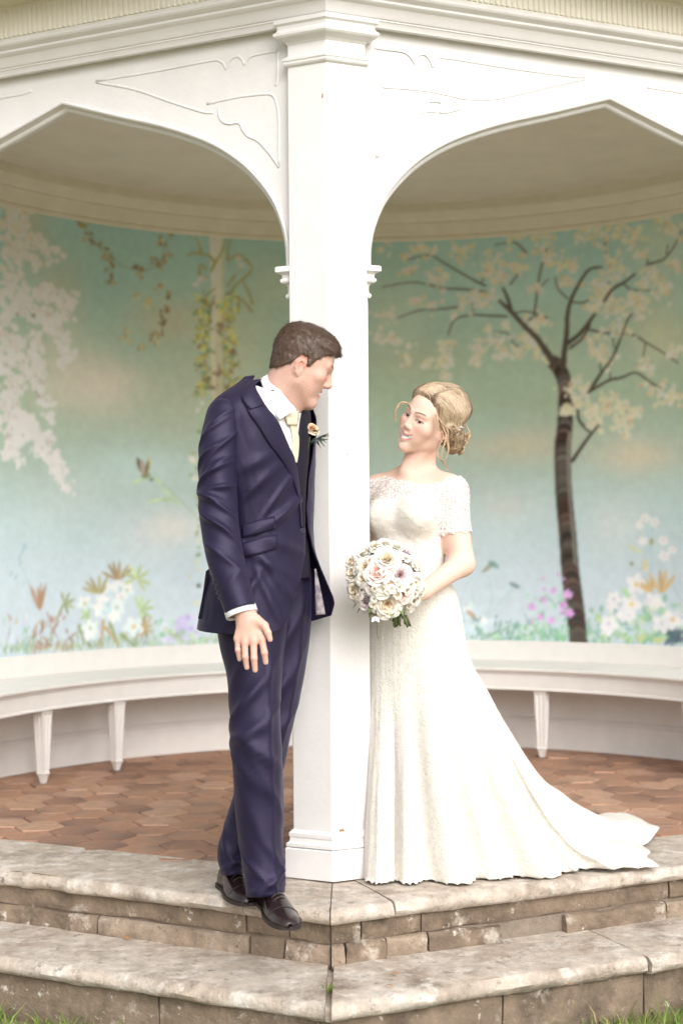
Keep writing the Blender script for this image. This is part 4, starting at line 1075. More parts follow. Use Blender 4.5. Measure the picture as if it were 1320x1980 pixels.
def refine(V, F, mask, n):
    """split the marked quads n x n so that fine pigment can be laid on them"""
    Q = V[F[mask]]; t = np.linspace(0, 1, n + 1); u, v = np.meshgrid(t, t, indexing='ij'); u, v = u.ravel()[None, :, None], v.ravel()[None, :, None]
    P = Q[:, 0][:, None] * (1 - u) * (1 - v) + Q[:, 1][:, None] * u * (1 - v) + Q[:, 2][:, None] * u * v + Q[:, 3][:, None] * (1 - u) * v
    i, j = np.meshgrid(np.arange(n), np.arange(n), indexing='ij'); a = (i * (n + 1) + j).ravel(); cell = np.stack([a, a + n + 1, a + n + 2, a + 1], 1)
    NF = (np.arange(len(Q)) * (n + 1) ** 2)[:, None, None] + cell[None] + len(V)
    AV = np.vstack([V, P.reshape(-1, 3)]); AF = np.vstack([F[~mask], NF.reshape(-1, 4)])
    _, first, inv = np.unique(np.round(AV * 2e5).astype(np.int64), axis=0, return_index=True, return_inverse=True); inv = inv.ravel()
    AF = inv[AF]; AV = AV[first]; us, iv = np.unique(AF, return_inverse=True); return AV[us], iv.reshape(AF.shape)
def face_mask(V, F, O, R, hs):
    q = (V - O) @ R / hs; m = (q[:, 1] < -.045) & (np.abs(q[:, 2] + .012) < .062) & (np.abs(q[:, 0]) < .062); return m[F].any(1)
M['skin'] = material('skin', (1, 1, 1), .48, .04, 40, .0002, 500, attr=True, sss=.12, spec=.4)
M['hair'] = material('hair', (1, 1, 1), .45, .05, 60, .0003, 300, attr=True, spec=.45)

def ribbons(roots, dirs, nrm, length, width, cols, segs=4, curl=0.0, lift=.35, droop=0.0):
    """many tapering hair strands as narrow ribbons"""
    n = len(roots); V = np.zeros((n, segs + 1, 2, 3)); P = roots.copy(); d = dirs + nrm * lift; d /= np.linalg.norm(d, axis=1)[:, None]
    for s in range(segs + 1):
        side = np.cross(d, nrm); side /= np.linalg.norm(side, axis=1)[:, None] + 1e-9
        w = (width * (1 - (s / segs) ** 1.5 * .9))[:, None]
        V[:, s, 0] = P - side * w * .5; V[:, s, 1] = P + side * w * .5
        P = P + d * (length / segs)[:, None]; d = d - nrm * lift * .9 / segs + RNG.normal(0, curl, d.shape); d[:, 2] -= droop; d /= np.linalg.norm(d, axis=1)[:, None]
    base = (np.arange(n) * (segs + 1) * 2)[:, None, None]
    s_ = (np.arange(segs) * 2)[None, :, None]; F = base + s_ + np.array([0, 1, 3, 2])[None, None, :]
    return V.reshape(-1, 3), F.reshape(-1, 4), np.repeat(cols, (segs + 1) * 2, 0)
def merge(parts):
    Vs, Fs, Cs, n = [], [], [], 0
    for V, F, C in parts: Vs.append(V); Fs.append(np.asarray(F) + n); Cs.append(C); n += len(V)
    return np.vstack(Vs), np.vstack(Fs), np.vstack(Cs)

# ================================================================== the groom
groom = None
GD = 4.42
gF = np.array([math.sin(math.radians(52)), -math.cos(math.radians(52)), 0]); gR = np.array([gF[1], -gF[0], 0])   # facing, his right
HO = None
_gh = axes(99, -22, 3); GHS = .92
HO = at(589, 702, 4.315) + .072 * _gh[:, 0]
gl_, gb_, gu_ = _gh.T
fd = Field((-.46, 4.02, .62), (.04, 4.66, 1.83), .0021)
build_head(fd, HO, _gh, True, GHS)
hd = lambda *p: HO + _gh @ (np.array(p, float) * GHS)
nk = at(522, 812, GD)
fd.cone(hd(0, .030, -.030), nk + np.array([0, .01, .0]), .056, .066, .03); fd.cone(hd(0, -.005, -.055), nk + gF * .03, .046, .055, .03)
fd.cone(hd(-.05, .02, -.02), nk + gF * .055 - gR * .0, .014, .014, .03)
chest = at(508, 900, GD)
fd.ell(chest, (.15, .09, .14), np.stack([gR, gF, [0, 0, 1]], 1), .05)
sh_, el_, wr_ = at(440, 835, 4.29), at(420, 1005, 4.22), at(474, 1186, 4.135)
fd.cone(sh_, el_, .042, .038, .04); fd.cone(el_, wr_, .042, .029, .03)
# right hand: palm and five separate fingers
hp_ = lambda x, y, d: at(x, y, d)
kn = [hp_(459, 1235, 4.122), hp_(473, 1242, 4.112), hp_(490, 1241, 4.108), hp_(506, 1236, 4.11)]
fd.cone(wr_, hp_(478, 1205, 4.125), .027, .026, .02, flat=((0, 1, 0), .72))
for i, k_ in enumerate(kn): fd.cone(hp_(470 + i * 6, 1203, 4.128), k_, .0165, .0118, .014, flat=((0, 1, 0), .85))
mids = [hp_(460, 1257, 4.117), hp_(474, 1270, 4.106), hp_(491, 1273, 4.10), hp_(511, 1262, 4.104)]
tips = [hp_(463, 1275, 4.125), hp_(477, 1291, 4.115), hp_(493, 1296, 4.108), hp_(513.5, 1281, 4.112)]
for k_, m_, t_, r in zip(kn, mids, tips, (.0084, .0094, .0098, .0096)):
    fd.cone(k_, m_, r * 1.06, r * .98, .005); fd.cone(m_, t_, r * .97, r * .80, .004)
fd.cone(hp_(496, 1200, 4.122), hp_(511, 1210, 4.108), .0165, .0125, .012); fd.cone(hp_(511, 1210, 4.108), hp_(518, 1224, 4.10), .0112, .0098, .005); fd.cone(hp_(518, 1224, 4.10), hp_(522, 1237, 4.098), .0096, .0075, .004)
V, F = fd.mesh(); V, F = refine(V, F, face_mask(V, F, HO, _gh, GHS), 3)
col = face_colour(V, HO, _gh, True, (.68, .42, .34), GHS)
px_, py_ = topx(V)
hand = (py_ > 1150) & (px_ < 560)
redk = np.exp(-((py_ - 1242) / 12) ** 2) * hand; col = col * (1 - .25 * redk[:, None]) + np.array([.62, .27, .2]) * .25 * redk[:, None]
for t_ in tips:                                            # nails
    dn = np.linalg.norm(V - (t_ + np.array([0, -.007, .0015])), axis=1); m = sstep(.0075, .005, dn)[:, None]; col = col * (1 - .6 * m) + np.array([.72, .48, .42]) * .6 * m
groom = mesh_obj('person', V, F, M['skin'], None, True, col)
tag(groom, 'man in navy suit leaning at the left of the white post, looking right', 'person')
# --- short brown hair: a cap grown out of the skull, then strands
q = None
def grow(fd, O, R, tfun):
    lo = O - .17; hi = O + .17; sl, X, Y, Z = fd.win(lo, hi)
    X, Y, Z = np.broadcast_arrays(X, Y, Z); P = np.stack([X, Y, Z], -1) - O; L = P @ R
    t = tfun(L[..., 0], L[..., 1], L[..., 2]).astype(np.float32)
    sub = Field(lo, hi, fd.h); sub.lo = fd.lo + fd.h * np.array([s.start for s in sl]); sub.a = fd.a[sl] - t; sub.n = np.array(sub.a.shape)
    sub.ax = [fd.ax[k][sl[k]] for k in range(3)]
    sub.a[[0, -1]] = .05; sub.a[:, [0, -1]] = .05; sub.a[:, :, [0, -1]] = .05
    return sub
def man_hair(x, y, z):
    x, y, z = x / GHS, y / GHS, z / GHS
    ax = np.abs(x)
    # lower edge of the hair as a height depending on how far back
    edge = np.interp(y, [-.11, -.085, -.072, -.050, -.034, -.021, -.010, -.002, .022, .04, .075, .12], [.076, .072, .060, .046, .024, -.004, -.012, .016, .020, -.020, -.052, -.060])
    edge = edge + .004 * vnoise(x * 260, y * 260, z * 60)
    m = sstep(-.004, .010, z - edge)
    top = sstep(.05, .12, z); frontq = sstep(.02, -.07, y) * sstep(.05, .10, z)
    t = .0065 + .010 * top + .008 * frontq + .0016 * vnoise(x * 90 + y * 60, y * 90, z * 90) + .0005 * vnoise(x * 300, y * 300, z * 300)
    return m * t - (1 - m) * .012
hf = grow(fd, HO, _gh, man_hair); HV, HF = hf.mesh()
HV, HF, _ = keep_faces(HV, HF, fd.sample(HV) > -.004)
hn = vnormals(HV, HF)
hb = np.array([.082, .048, .032])
hcol = hb * (1 + .35 * fbm(HV[:, 0] * 140, HV[:, 1] * 140, HV[:, 2] * 140, 2))[:, None]
hair = mesh_obj('hair', HV, HF, M['hair'], groom, True, hcol)
k = RNG.choice(len(HV), 13000); k = k[fd.sample(HV[k]) > .002]
ql = (HV[k] - HO) @ _gh; crown = np.array([.0, .055, .115]); dl = ql - crown; dl[:, 1] -= .05 * (ql[:, 2] > .07); dl /= np.linalg.norm(dl, axis=1)[:, None] + 1e-9
dd = dl @ _gh.T; dd = dd - hn[k] * (dd * hn[k]).sum(1)[:, None] + RNG.normal(0, .2, dd.shape); dd /= np.linalg.norm(dd, axis=1)[:, None]
sc_ = RNG.uniform(.6, 1.6, (len(k), 1)); sc_[RNG.random(len(k)) < .10] *= 1.4
low = sstep(.02, .10, ql[:, 2])
RV, RF, RC = ribbons(HV[k] - hn[k] * .001, dd, hn[k], RNG.uniform(.007, .011, len(k)) + .007 * low, RNG.uniform(.0007, .0012, len(k)), hb * sc_ + np.array([.006, .003, .0]), 3, .10, .20)
st = mesh_obj('hair_strands', RV, RF, M['hair'], hair, True, RC); st['kind'] = 'stuff'

# --- torso form under the clothes (closed), used for every garment piece draped on it
def zz(py, D=GD): return at(500, py, D)[2]
TR_ = [(1222, 500, .194, .150), (1160, 503, .186, .142), (1100, 508, .172, .128), (1020, 512, .158, .117), (960, 509, .168, .122), (900, 503, .186, .130), (850, 503, .192, .128), (812, 506, .196, .120), (790, 508, .192, .108), (773, 511, .172, .096), (758, 515, .136, .086), (742, 521, .098, .077), (728, 526, .074, .068)]
_ty = np.array([zz(r[0]) for r in TR_])[::-1]; _tc = np.array([(at(r[1], r[0], GD)[0]) for r in TR_])[::-1]; _ta = np.array([r[2] for r in TR_])[::-1]; _tb = np.array([r[3] for r in TR_])[::-1]
_ord = np.argsort(_ty)
def ip(z, v): return np.interp(z, _ty[_ord], v[_ord])
def smooth_ip(z, v):
    return (ip(z - .012, v) + 2 * ip(z, v) + ip(z + .012, v)) / 4
def torso(z, ph, k=1.0, grow_=0.0):
    """ph from the front mid line, + towards his right side"""
    a, b, cx = smooth_ip(z, _ta) * k + grow_, smooth_ip(z, _tb) * k + grow_, smooth_ip(z, _tc)
    s, c = np.sin(ph), np.cos(ph); e = .86
    lx = a * np.sign(s) * np.abs(s) ** e; ly = b * np.sign(c) * np.abs(c) ** e
    return np.stack([cx + lx * gR[0] + ly * gF[0], GD + lx * gR[1] + ly * gF[1], np.broadcast_to(z, np.shape(cx))], -1)
zg = np.linspace(zz(1222), zz(729), 150); pg = np.linspace(-math.pi, math.pi, 200, endpoint=False)
ZG, PG = np.meshgrid(zg, pg, indexing='ij')
PX = torso(ZG, PG)
bvT = BVHTree.FromPolygons([Vector(p) for p in PX.reshape(-1, 3)], [tuple(map(int, f)) for f in grid_faces(150, 200, True)])
def drape(px, py, off, bv=None):
    d = Vector(pdir(px, py)).normalized(); h = (bv or bvT).ray_cast(Vector(_C), d)
    if h[0] is None:
        p = at(px, py, GD - .1); n_ = (bv or bvT).find_nearest(Vector(p)); D = n_[0][1]; p = at(px, py, D); return np.array(p) - np.array(d) * off
    return np.array(h[0]) - np.array(d) * off
def strip(A, B, nu, nv, off, name, mat, parent, th=.003, curve=0.0, smooth=True, bv=None):
    """cloth piece between two photo polylines A and B, draped on the torso"""
    A = spline(np.array(A, float), nu); B = spline(np.array(B, float), nu); V = []
    for i in range(nu):
        for j in range(nv):
            t = j / (nv - 1); p = A[i] * (1 - t) + B[i] * t
            V.append(drape(p[0], p[1], off + curve * math.sin(math.pi * t), bv))
    V = np.array(V).reshape(nu, nv, 3)
    for _ in range(2): V[1:-1] = .25 * V[:-2] + .5 * V[1:-1] + .25 * V[2:]
    o = mesh_obj(name, V.reshape(-1, 3), grid_faces(nu, nv), mat, parent, smooth)
    solidify(o, th, 0.0); return o
M['suit'] = material('navy_suit_cloth', (.0125, .0100, .0285), .50, .10, 20, .0004, 700, spec=.42)
M['suit'].node_tree.nodes['Principled BSDF'].inputs['Specular Tint'].default_value = (.75, .68, 1, 1)
M['suit'].node_tree.nodes['Principled BSDF'].inputs['Sheen Weight'].default_value = .06
M['suit'].node_tree.nodes['Principled BSDF'].inputs['Sheen Tint'].default_value = (.5, .4, .9, 1)
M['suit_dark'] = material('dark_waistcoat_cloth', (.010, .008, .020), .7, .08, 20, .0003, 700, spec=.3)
M['shirt'] = material('white_shirt_cotton', (.80, .79, .82), .7, .02, 30, .0003, 600)
M['tie'] = material('ivory_tie_silk', (.74, .66, .50), .35, .05, 30, .0004, 500, sheen=.2)
M['button'] = material('navy_button', (.018, .015, .04), .3)
M['lining'] = material('patterned_lining', (.32, .28, .30), .5, .2, 40, 0, 1, color2=(.06, .05, .09))
# trousers -----------------------------------------------------------
def leg_tube(path, n=72, m=44, crease=None, wr=None, seed=0):
    P = np.array([at(p[0], p[1], p[2]) for p in path]); R = np.array([p[3] / FPX * p[2] for p in path]); Q = np.array([p[4] for p in path])
    t = np.linspace(0, 1, n); S = spline(np.c_[P, R, Q], n); ctr, rad, dep = S[:, :3], S[:, 3], S[:, 4]
    T = np.gradient(ctr, axis=0); T /= np.linalg.norm(T, axis=1)[:, None]
    V = np.zeros((n, m, 3)); an = np.linspace(0, 2 * math.pi, m, endpoint=False)
    for i in range(n):
        X = np.array([1, 0, 0]) - T[i] * T[i][0]; X /= np.linalg.norm(X); Y = np.cross(T[i], X); Y = Y if Y[1] < 0 else -Y      # Y towards the viewer
        c, s = np.cos(an), np.sin(an)
        r = np.ones(m)
        if crease is not None: r = r + .10 * np.exp(-((an - crease) / .14) ** 2)
        w = wr(t[i], an) if wr is not None else 0
        V[i] = ctr[i] + ((rad[i] * r + w) * c)[:, None] * X + ((rad[i] * dep[i] * r + w) * s)[:, None] * Y
    return V
def wrk(t, an):      # creases behind and round the knee, a break above the shoe
    w = 0
    for (t0, a0, sl, wd, am) in [(.17, 1.2, .13, .022, .006), (.25, 1.9, .10, .018, .006), (.325, 1.5, .10, .017, .008), (.375, 2.1, .07, .013, .010), (.42, 1.2, .06, .015, .008), (.455, 2.0, .02, .012, .011), (.50, 1.4, -.05, .014, .011), (.545, 2.1, -.06, .015, .007), (.60, 1.0, -.12, .02, .006), (.68, 1.7, -.13, .03, .003),
                                 (.84, .8, -.14, .018, .007), (.885, 1.8, -.10, .014, .010), (.925, 1.0, .08, .013, .009), (.965, 1.9, .05, .012, .006)]:
        w = w + 1.35 * am * np.exp(-np.abs((t - t0 - sl * (an - a0)) / (wd * .9)) ** 1.35) * np.exp(-((an - a0) / 1.0) ** 2)
    return w - .004 + .0022 * vnoise(an * 1.6, t * 14, 3.1)
near = leg_tube([(492, 1100, 4.40, 76, .95), (486, 1205, 4.37, 72, .95), (491, 1290, 4.34, 58, 1.05), (493, 1370, 4.315, 52, 1.1), (496, 1450, 4.295, 51, 1.1), (500, 1540, 4.295, 50, 1.1), (504, 1620, 4.29, 46, 1.15), (510, 1680, 4.28, 43, 1.25), (513, 1729, 4.27, 41, 1.4)], crease=1.0, wr=wrk)
far = leg_tube([(555, 1100, 4.52, 49, 1.3), (555, 1205, 4.52, 48, 1.3), (543, 1320, 4.50, 44, 1.2), (520, 1430, 4.485, 42, 1.1), (499, 1520, 4.48, 43, 1.1), (472, 1600, 4.475, 41, 1.1), (450, 1650, 4.465, 33, 1.3), (452, 1690, 4.455, 26, 1.7)], crease=.9, wr=lambda t, an: wrk(t + .03, an))
for arr, tilt in ((near, .016), (far, .004)):
    fr = sstep(.80, 1.0, np.linspace(0, 1, len(arr))); arr[:, :, 2] += (fr[:, None] ** 3) * tilt * np.sign(0)   # level hems
V1, V2 = near.reshape(-1, 3), far.reshape(-1, 3); f1 = grid_faces(72, 44, True)
tro = mesh_obj('trousers', np.vstack([V1, V2]), np.vstack([f1, f1 + len(V1)]), M['suit'], groom, True); solidify(tro, .003)
# waistcoat, shirt and tie ----------------------------------------------
zw = np.linspace(zz(1118), zz(760), 80); ZW, PW = np.meshgrid(zw, pg, indexing='ij')
wv = torso(ZW, PW, .955); frontd = np.exp(-(PW / .5) ** 2); wv[..., 2] -= .0 * frontd
mesh_obj('waistcoat', wv.reshape(-1, 3), grid_faces(80, 200, True), M['suit_dark'], groom, True)
shirt = strip([(493, 745), (505, 777), (522, 812), (546, 860), (569, 897)], [(566, 770), (580, 792), (588, 815), (584, 858), (574, 896)], 30, 14, .002, 'shirt_front', M['shirt'], groom, .002)
# shirt collar: a band round the neck with two leaves
def ring_strip(pA, pB, D, n, bulge): pass
colA = [(512, 726), (503, 735), (496, 747)]
cl = []
for (pts, dep) in (([(517, 724, 4.385), (536, 748, 4.345), (556, 773, 4.318), (573, 792, 4.305)], 0), ([(503, 733, 4.372), (515, 768, 4.318), (532, 800, 4.292), (540, 812, 4.288)], 1)):
    cl.append(spline(np.array([at(*p) for p in pts]), 20))
cv = np.array([[cl[0][i] * (1 - t) + cl[1][i] * t + np.array([0, -.006 * math.sin(math.pi * t), 0]) for t in np.linspace(0, 1, 8)] for i in range(20)])
co_ = mesh_obj('shirt_collar', cv.reshape(-1, 3), grid_faces(20, 8), M['shirt'], groom, True); solidify(co_, .003, 0)
# the collar stand running behind the neck
bk = np.array([at(517, 724, 4.385), at(510, 722, 4.43), at(520, 728, 4.50), at(548, 748, 4.53), at(575, 778, 4.50), at(584, 795, 4.44)]); bk = spline(bk, 24)
cv = np.array([[p + np.array([0, 0, -.007 - .035 * t]) for t in np.linspace(0, 1, 4)] for p in bk]); o = mesh_obj('collar_stand', cv.reshape(-1, 3), grid_faces(24, 4), M['shirt'], co_, True); solidify(o, .003, 0)
cv = np.array([[at(573 + 12 * u, 792 + 4 * u + 22 * t * (1 - .3 * u), 4.303 + .02 * u - .006 * t) for t in np.linspace(0, 1, 4)] for u in np.linspace(0, 1, 6)])
tie = strip([(554, 800), (552, 812), (560, 822), (566, 850), (565, 880), (570, 894)], [(575, 792), (578, 808), (573, 822), (578, 850), (577, 880), (573, 895)], 26, 8, .010, 'tie', M['tie'], groom, .004, .004)
strip([(551, 803), (556, 821)], [(577, 793), (574, 822)], 8, 7, .018, 'tie_knot', M['tie'], tie, .006, .004)
# jacket: the closed form opened at the front (V above the button, cut away below it)
jz = np.linspace(zz(1213), zz(731), 190); jp = np.linspace(0, 1, 260)
zb = zz(1030)
def edgeR(z):   # front edge of his right panel, degrees from the mid line
    py = PY0 - (z - CAMZ) * FPX / GD
    return np.interp(py, [728, 760, 800, 860, 920, 985, 1028, 1060, 1100, 1150, 1185, 1205, 1213], [88, 70, 46, 22, 4, -12, -15, -13, -7, 2, 9, 17, 27])
def edgeL(z):
    py = PY0 - (z - CAMZ) * FPX / GD
    return np.interp(py, [728, 760, 800, 860, 920, 985, 1028, 1060, 1100, 1150, 1185, 1213], [-95, -75, -52, -34, -24, -18, -22, -34, -44, -50, -50, -56])
ZJ, UJ = np.meshgrid(jz, jp, indexing='ij')
aR, aL = np.radians(edgeR(ZJ)), np.radians(edgeL(ZJ)) + 2 * math.pi
PJ = aR * (1 - UJ) + aL * UJ
JV = torso(ZJ, PJ, 1.0, .006)
out = np.stack([np.sin(PJ) * gR[0] + np.cos(PJ) * gF[0], np.sin(PJ) * gR[1] + np.cos(PJ) * gF[1], 0 * PJ], -1)
PYJ = PY0 - (ZJ - CAMZ) * FPX / GD; deg = np.degrees(PJ)
w = np.zeros_like(ZJ)
def fold(d0, y0, slope, wid, am, ext):      # a ridge running over the cloth
    global w
    w = w + 1.5 * am * np.exp(-(((PYJ - y0) - slope * (deg - d0)) / wid) ** 2) * np.exp(-((deg - d0) / ext) ** 2)
for f_ in [(10, 985, 1.5, 9, .006, 26), (22, 960, 1.9, 8, .005, 24), (34, 1010, .9, 9, .005, 30), (18, 1050, -.7, 11, .004, 26), (50, 945, 1.2, 10, .006, 26), (40, 1080, -.9, 12, .005, 28), (20, 1120, -2.2, 16, .006, 22), (28, 1160, -3.0, 18, .006, 20), (60, 1150, 2.5, 18, .006, 20), (46, 900, .8, 10, .004, 22)]: fold(*f_)
w += .0028 * fbm(deg * .05, PYJ * .012, 2.2, 3)
flare = sstep(1040, 1190, PYJ) * np.exp(-((deg - 316) / 26) ** 2); w += .058 * flare              # his left front swings open
w += .012 * sstep(1100, 1213, PYJ) * np.exp(-((deg - 190) / 60) ** 2)
JV = JV + out * w[..., None]
JV[..., 2] += -.010 * sstep(1150, 1213, PYJ) * np.exp(-((deg - 60) / 50) ** 2) + .034 * sstep(1120, 1213, PYJ) * np.exp(-((deg - 316) / 30) ** 2)
jm = mesh_obj('jacket', JV.reshape(-1, 3), grid_faces(190, 260), M['suit'], groom, True)
jm.data.materials.append(M['lining']); sm_ = solidify(jm, .004, 0.0).modifiers['thickness']; sm_.material_offset = 0
bvJ = BVHTree.FromPolygons([Vector(p) for p in JV.reshape(-1, 3)], [tuple(map(int, f)) for f in grid_faces(190, 260)])
# lining seen inside the open left front
li = strip([(608, 1100), (609, 1150), (608, 1190)], [(611, 1100), (624, 1160), (629, 1188)], 14, 6, .0, 'lining', M['lining'], jm, .001)
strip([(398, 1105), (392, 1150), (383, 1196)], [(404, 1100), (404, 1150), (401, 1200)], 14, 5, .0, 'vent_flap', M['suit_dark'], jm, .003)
# lapels and collar
strip([(492, 748), (515, 787), (536, 813), (559, 865), (570, 890), (578, 940), (583, 1000), (584, 1022)], [(471, 762), (478, 794), (499, 824), (521, 859), (545, 890), (562, 922), (577, 958), (582, 1018)], 60, 12, .013, 'lapel', M['suit'], jm, .004, .006)
strip([(506, 733), (497, 740), (491, 748), (503, 768), (512, 782)], [(484, 736), (474, 750), (467, 766), (474, 782), (483, 792)], 30, 8, .018, 'jacket_collar', M['suit'], jm, .004, .005)
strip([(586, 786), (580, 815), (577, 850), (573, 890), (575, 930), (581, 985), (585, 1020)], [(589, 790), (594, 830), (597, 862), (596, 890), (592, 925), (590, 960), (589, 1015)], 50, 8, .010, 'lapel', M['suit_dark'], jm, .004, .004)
# hip pocket flaps and welts
for (a, b, c, d) in [((468, 1015), (531, 998), (468, 1040), (532, 1022)), ((464, 1051), (536, 1033), (468, 1079), (536, 1061))]:
    strip([a, ((a[0] + b[0]) / 2, (a[1] + b[1]) / 2 - 1), b], [c, ((c[0] + d[0]) / 2, (c[1] + d[1]) / 2 + 2), d], 16, 6, .005, 'pocket_flap', M['suit'], jm, .004, .002, bv=bvJ)
def disc(c, nrm, r, h, n=14):
    nrm = np.array(nrm, float); nrm /= np.linalg.norm(nrm); a = np.cross(nrm, [0, 0, 1.]); a /= np.linalg.norm(a); b = np.cross(nrm, a); V = []
    for rr, hh in ((r, 0), (r, h * .7), (r * .8, h), (r * .4, h * .75)):
        for k in range(n): t = 2 * math.pi * k / n; V.append(c + nrm * hh + a * rr * math.cos(t) + b * rr * math.sin(t))
    F = [(i * n + k, i * n + (k + 1) % n, (i + 1) * n + (k + 1) % n, (i + 1) * n + k) for i in range(3) for k in range(n)] + [tuple(3 * n + k for k in range(n))]
    return V, F
V, F = disc(drape(584, 1027, .012), (.5, -.86, 0), .010, .004); mesh_obj('button', V, F, M['button'], jm, True)
# sleeve with drag folds at the elbow
sp = spline(np.array([[*at(449, 778, 4.30), .046], [*at(434, 806, 4.282), .0575], [*at(425, 850, 4.265), .0625], [*at(422, 895, 4.252), .0625], [*at(421, 950, 4.235), .0612], [*at(424, 1010, 4.215), .0612], [*at(434, 1070, 4.19), .060], [*at(450, 1130, 4.163), .0555], [*at(465, 1180, 4.143), .0505]]), 150)
ctr, rad = sp[:, :3], sp[:, 3]; T = np.gradient(ctr, axis=0); T /= np.linalg.norm(T, axis=1)[:, None]
an = np.linspace(0, 2 * math.pi, 96, endpoint=False); SV = np.zeros((150, 96, 3)); tt = np.linspace(0, 1, 150)
for i in range(150):
    Xv = np.array([1, 0, 0]) - T[i] * T[i][0]; Xv /= np.linalg.norm(Xv); Yv = np.cross(T[i], Xv); Yv = Yv if Yv[1] < 0 else -Yv
    wv_ = .0025 * vnoise(an * 1.4, tt[i] * 9, .7) - .0045
    for (t0, a0, sl, wd, am, ext) in [(.17, 1.7, .10, .022, .005, .8), (.24, 2.1, .09, .015, .007, .7), (.30, 1.3, .11, .018, .006, .9), (.355, 2.2, .08, .012, .009, .7), (.40, 1.5, .06, .014, .006, .6), (.445, 2.0, .05, .013, .010, .9), (.50, 1.2, .01, .012, .008, .7), (.535, 2.1, -.03, .014, .011, .8),
                                      (.585, 1.3, -.06, .012, .008, .8), (.63, 2.0, -.07, .014, .009, .7), (.69, 1.2, -.09, .016, .007, .8), (.735, 2.2, -.05, .013, .006, .5), (.79, 1.6, -.08, .02, .005, .9), (.87, 1.4, .05, .024, .003, .8)]:
        wv_ = wv_ + 1.45 * am * np.exp(-np.abs((tt[i] - t0 - sl * (an - a0)) / (wd * .9)) ** 1.35) * np.exp(-((an - a0) / ext) ** 2)
    cap = math.sqrt(max(0, 1 - max(0, (.10 - tt[i]) / .10) ** 2)) if tt[i] < .10 else 1.0
    rr = rad[i] * max(cap, .12) + wv_ * (.3 + .7 * sstep(.04, .2, tt[i]))
    SV[i] = ctr[i] + (rr * np.cos(an))[:, None] * Xv + (rr * 1.08 * np.sin(an))[:, None] * Yv
slv = mesh_obj('sleeve', SV.reshape(-1, 3), grid_faces(150, 96, True), M['suit'], jm, True); solidify(slv, .003)
bvS = BVHTree.FromPolygons([Vector(p) for p in SV.reshape(-1, 3)], [tuple(map(int, f)) for f in grid_faces(150, 96, True)])
for p in [(414, 1128), (418, 1138), (421, 1147), (424, 1157)]:
    V, F = disc(drape(*p, .001, bvS), (-.2, -1, .05), .0055, .004); mesh_obj('button', V, F, M['button'], slv, True)
# shirt cuff
cc = ctr[-1]; Tn = T[-1]; Xv = np.array([1, 0, 0]) - Tn * Tn[0]; Xv /= np.linalg.norm(Xv); Yv = np.cross(Tn, Xv); CV = []
for s_, r_ in ((-.02, .046), (.0, .0475), (.014, .0475), (.016, .0455), (.010, .043)):
    for a in np.linspace(0, 2 * math.pi, 40, endpoint=False): CV.append(cc + Tn * s_ + Xv * r_ * math.cos(a) + Yv * r_ * .95 * math.sin(a))
mesh_obj('shirt_cuff', CV, [tuple(f) for f in grid_faces(5, 40, True)], M['shirt'], groom, True)
# shoulder roll over the sleeve head
# far sleeve (his left arm, behind the chest)
P = spline(np.array([at(585, 812, 4.56), at(600, 880, 4.62), at(600, 980, 4.66), at(592, 1060, 4.62)]), 20) * 1.0
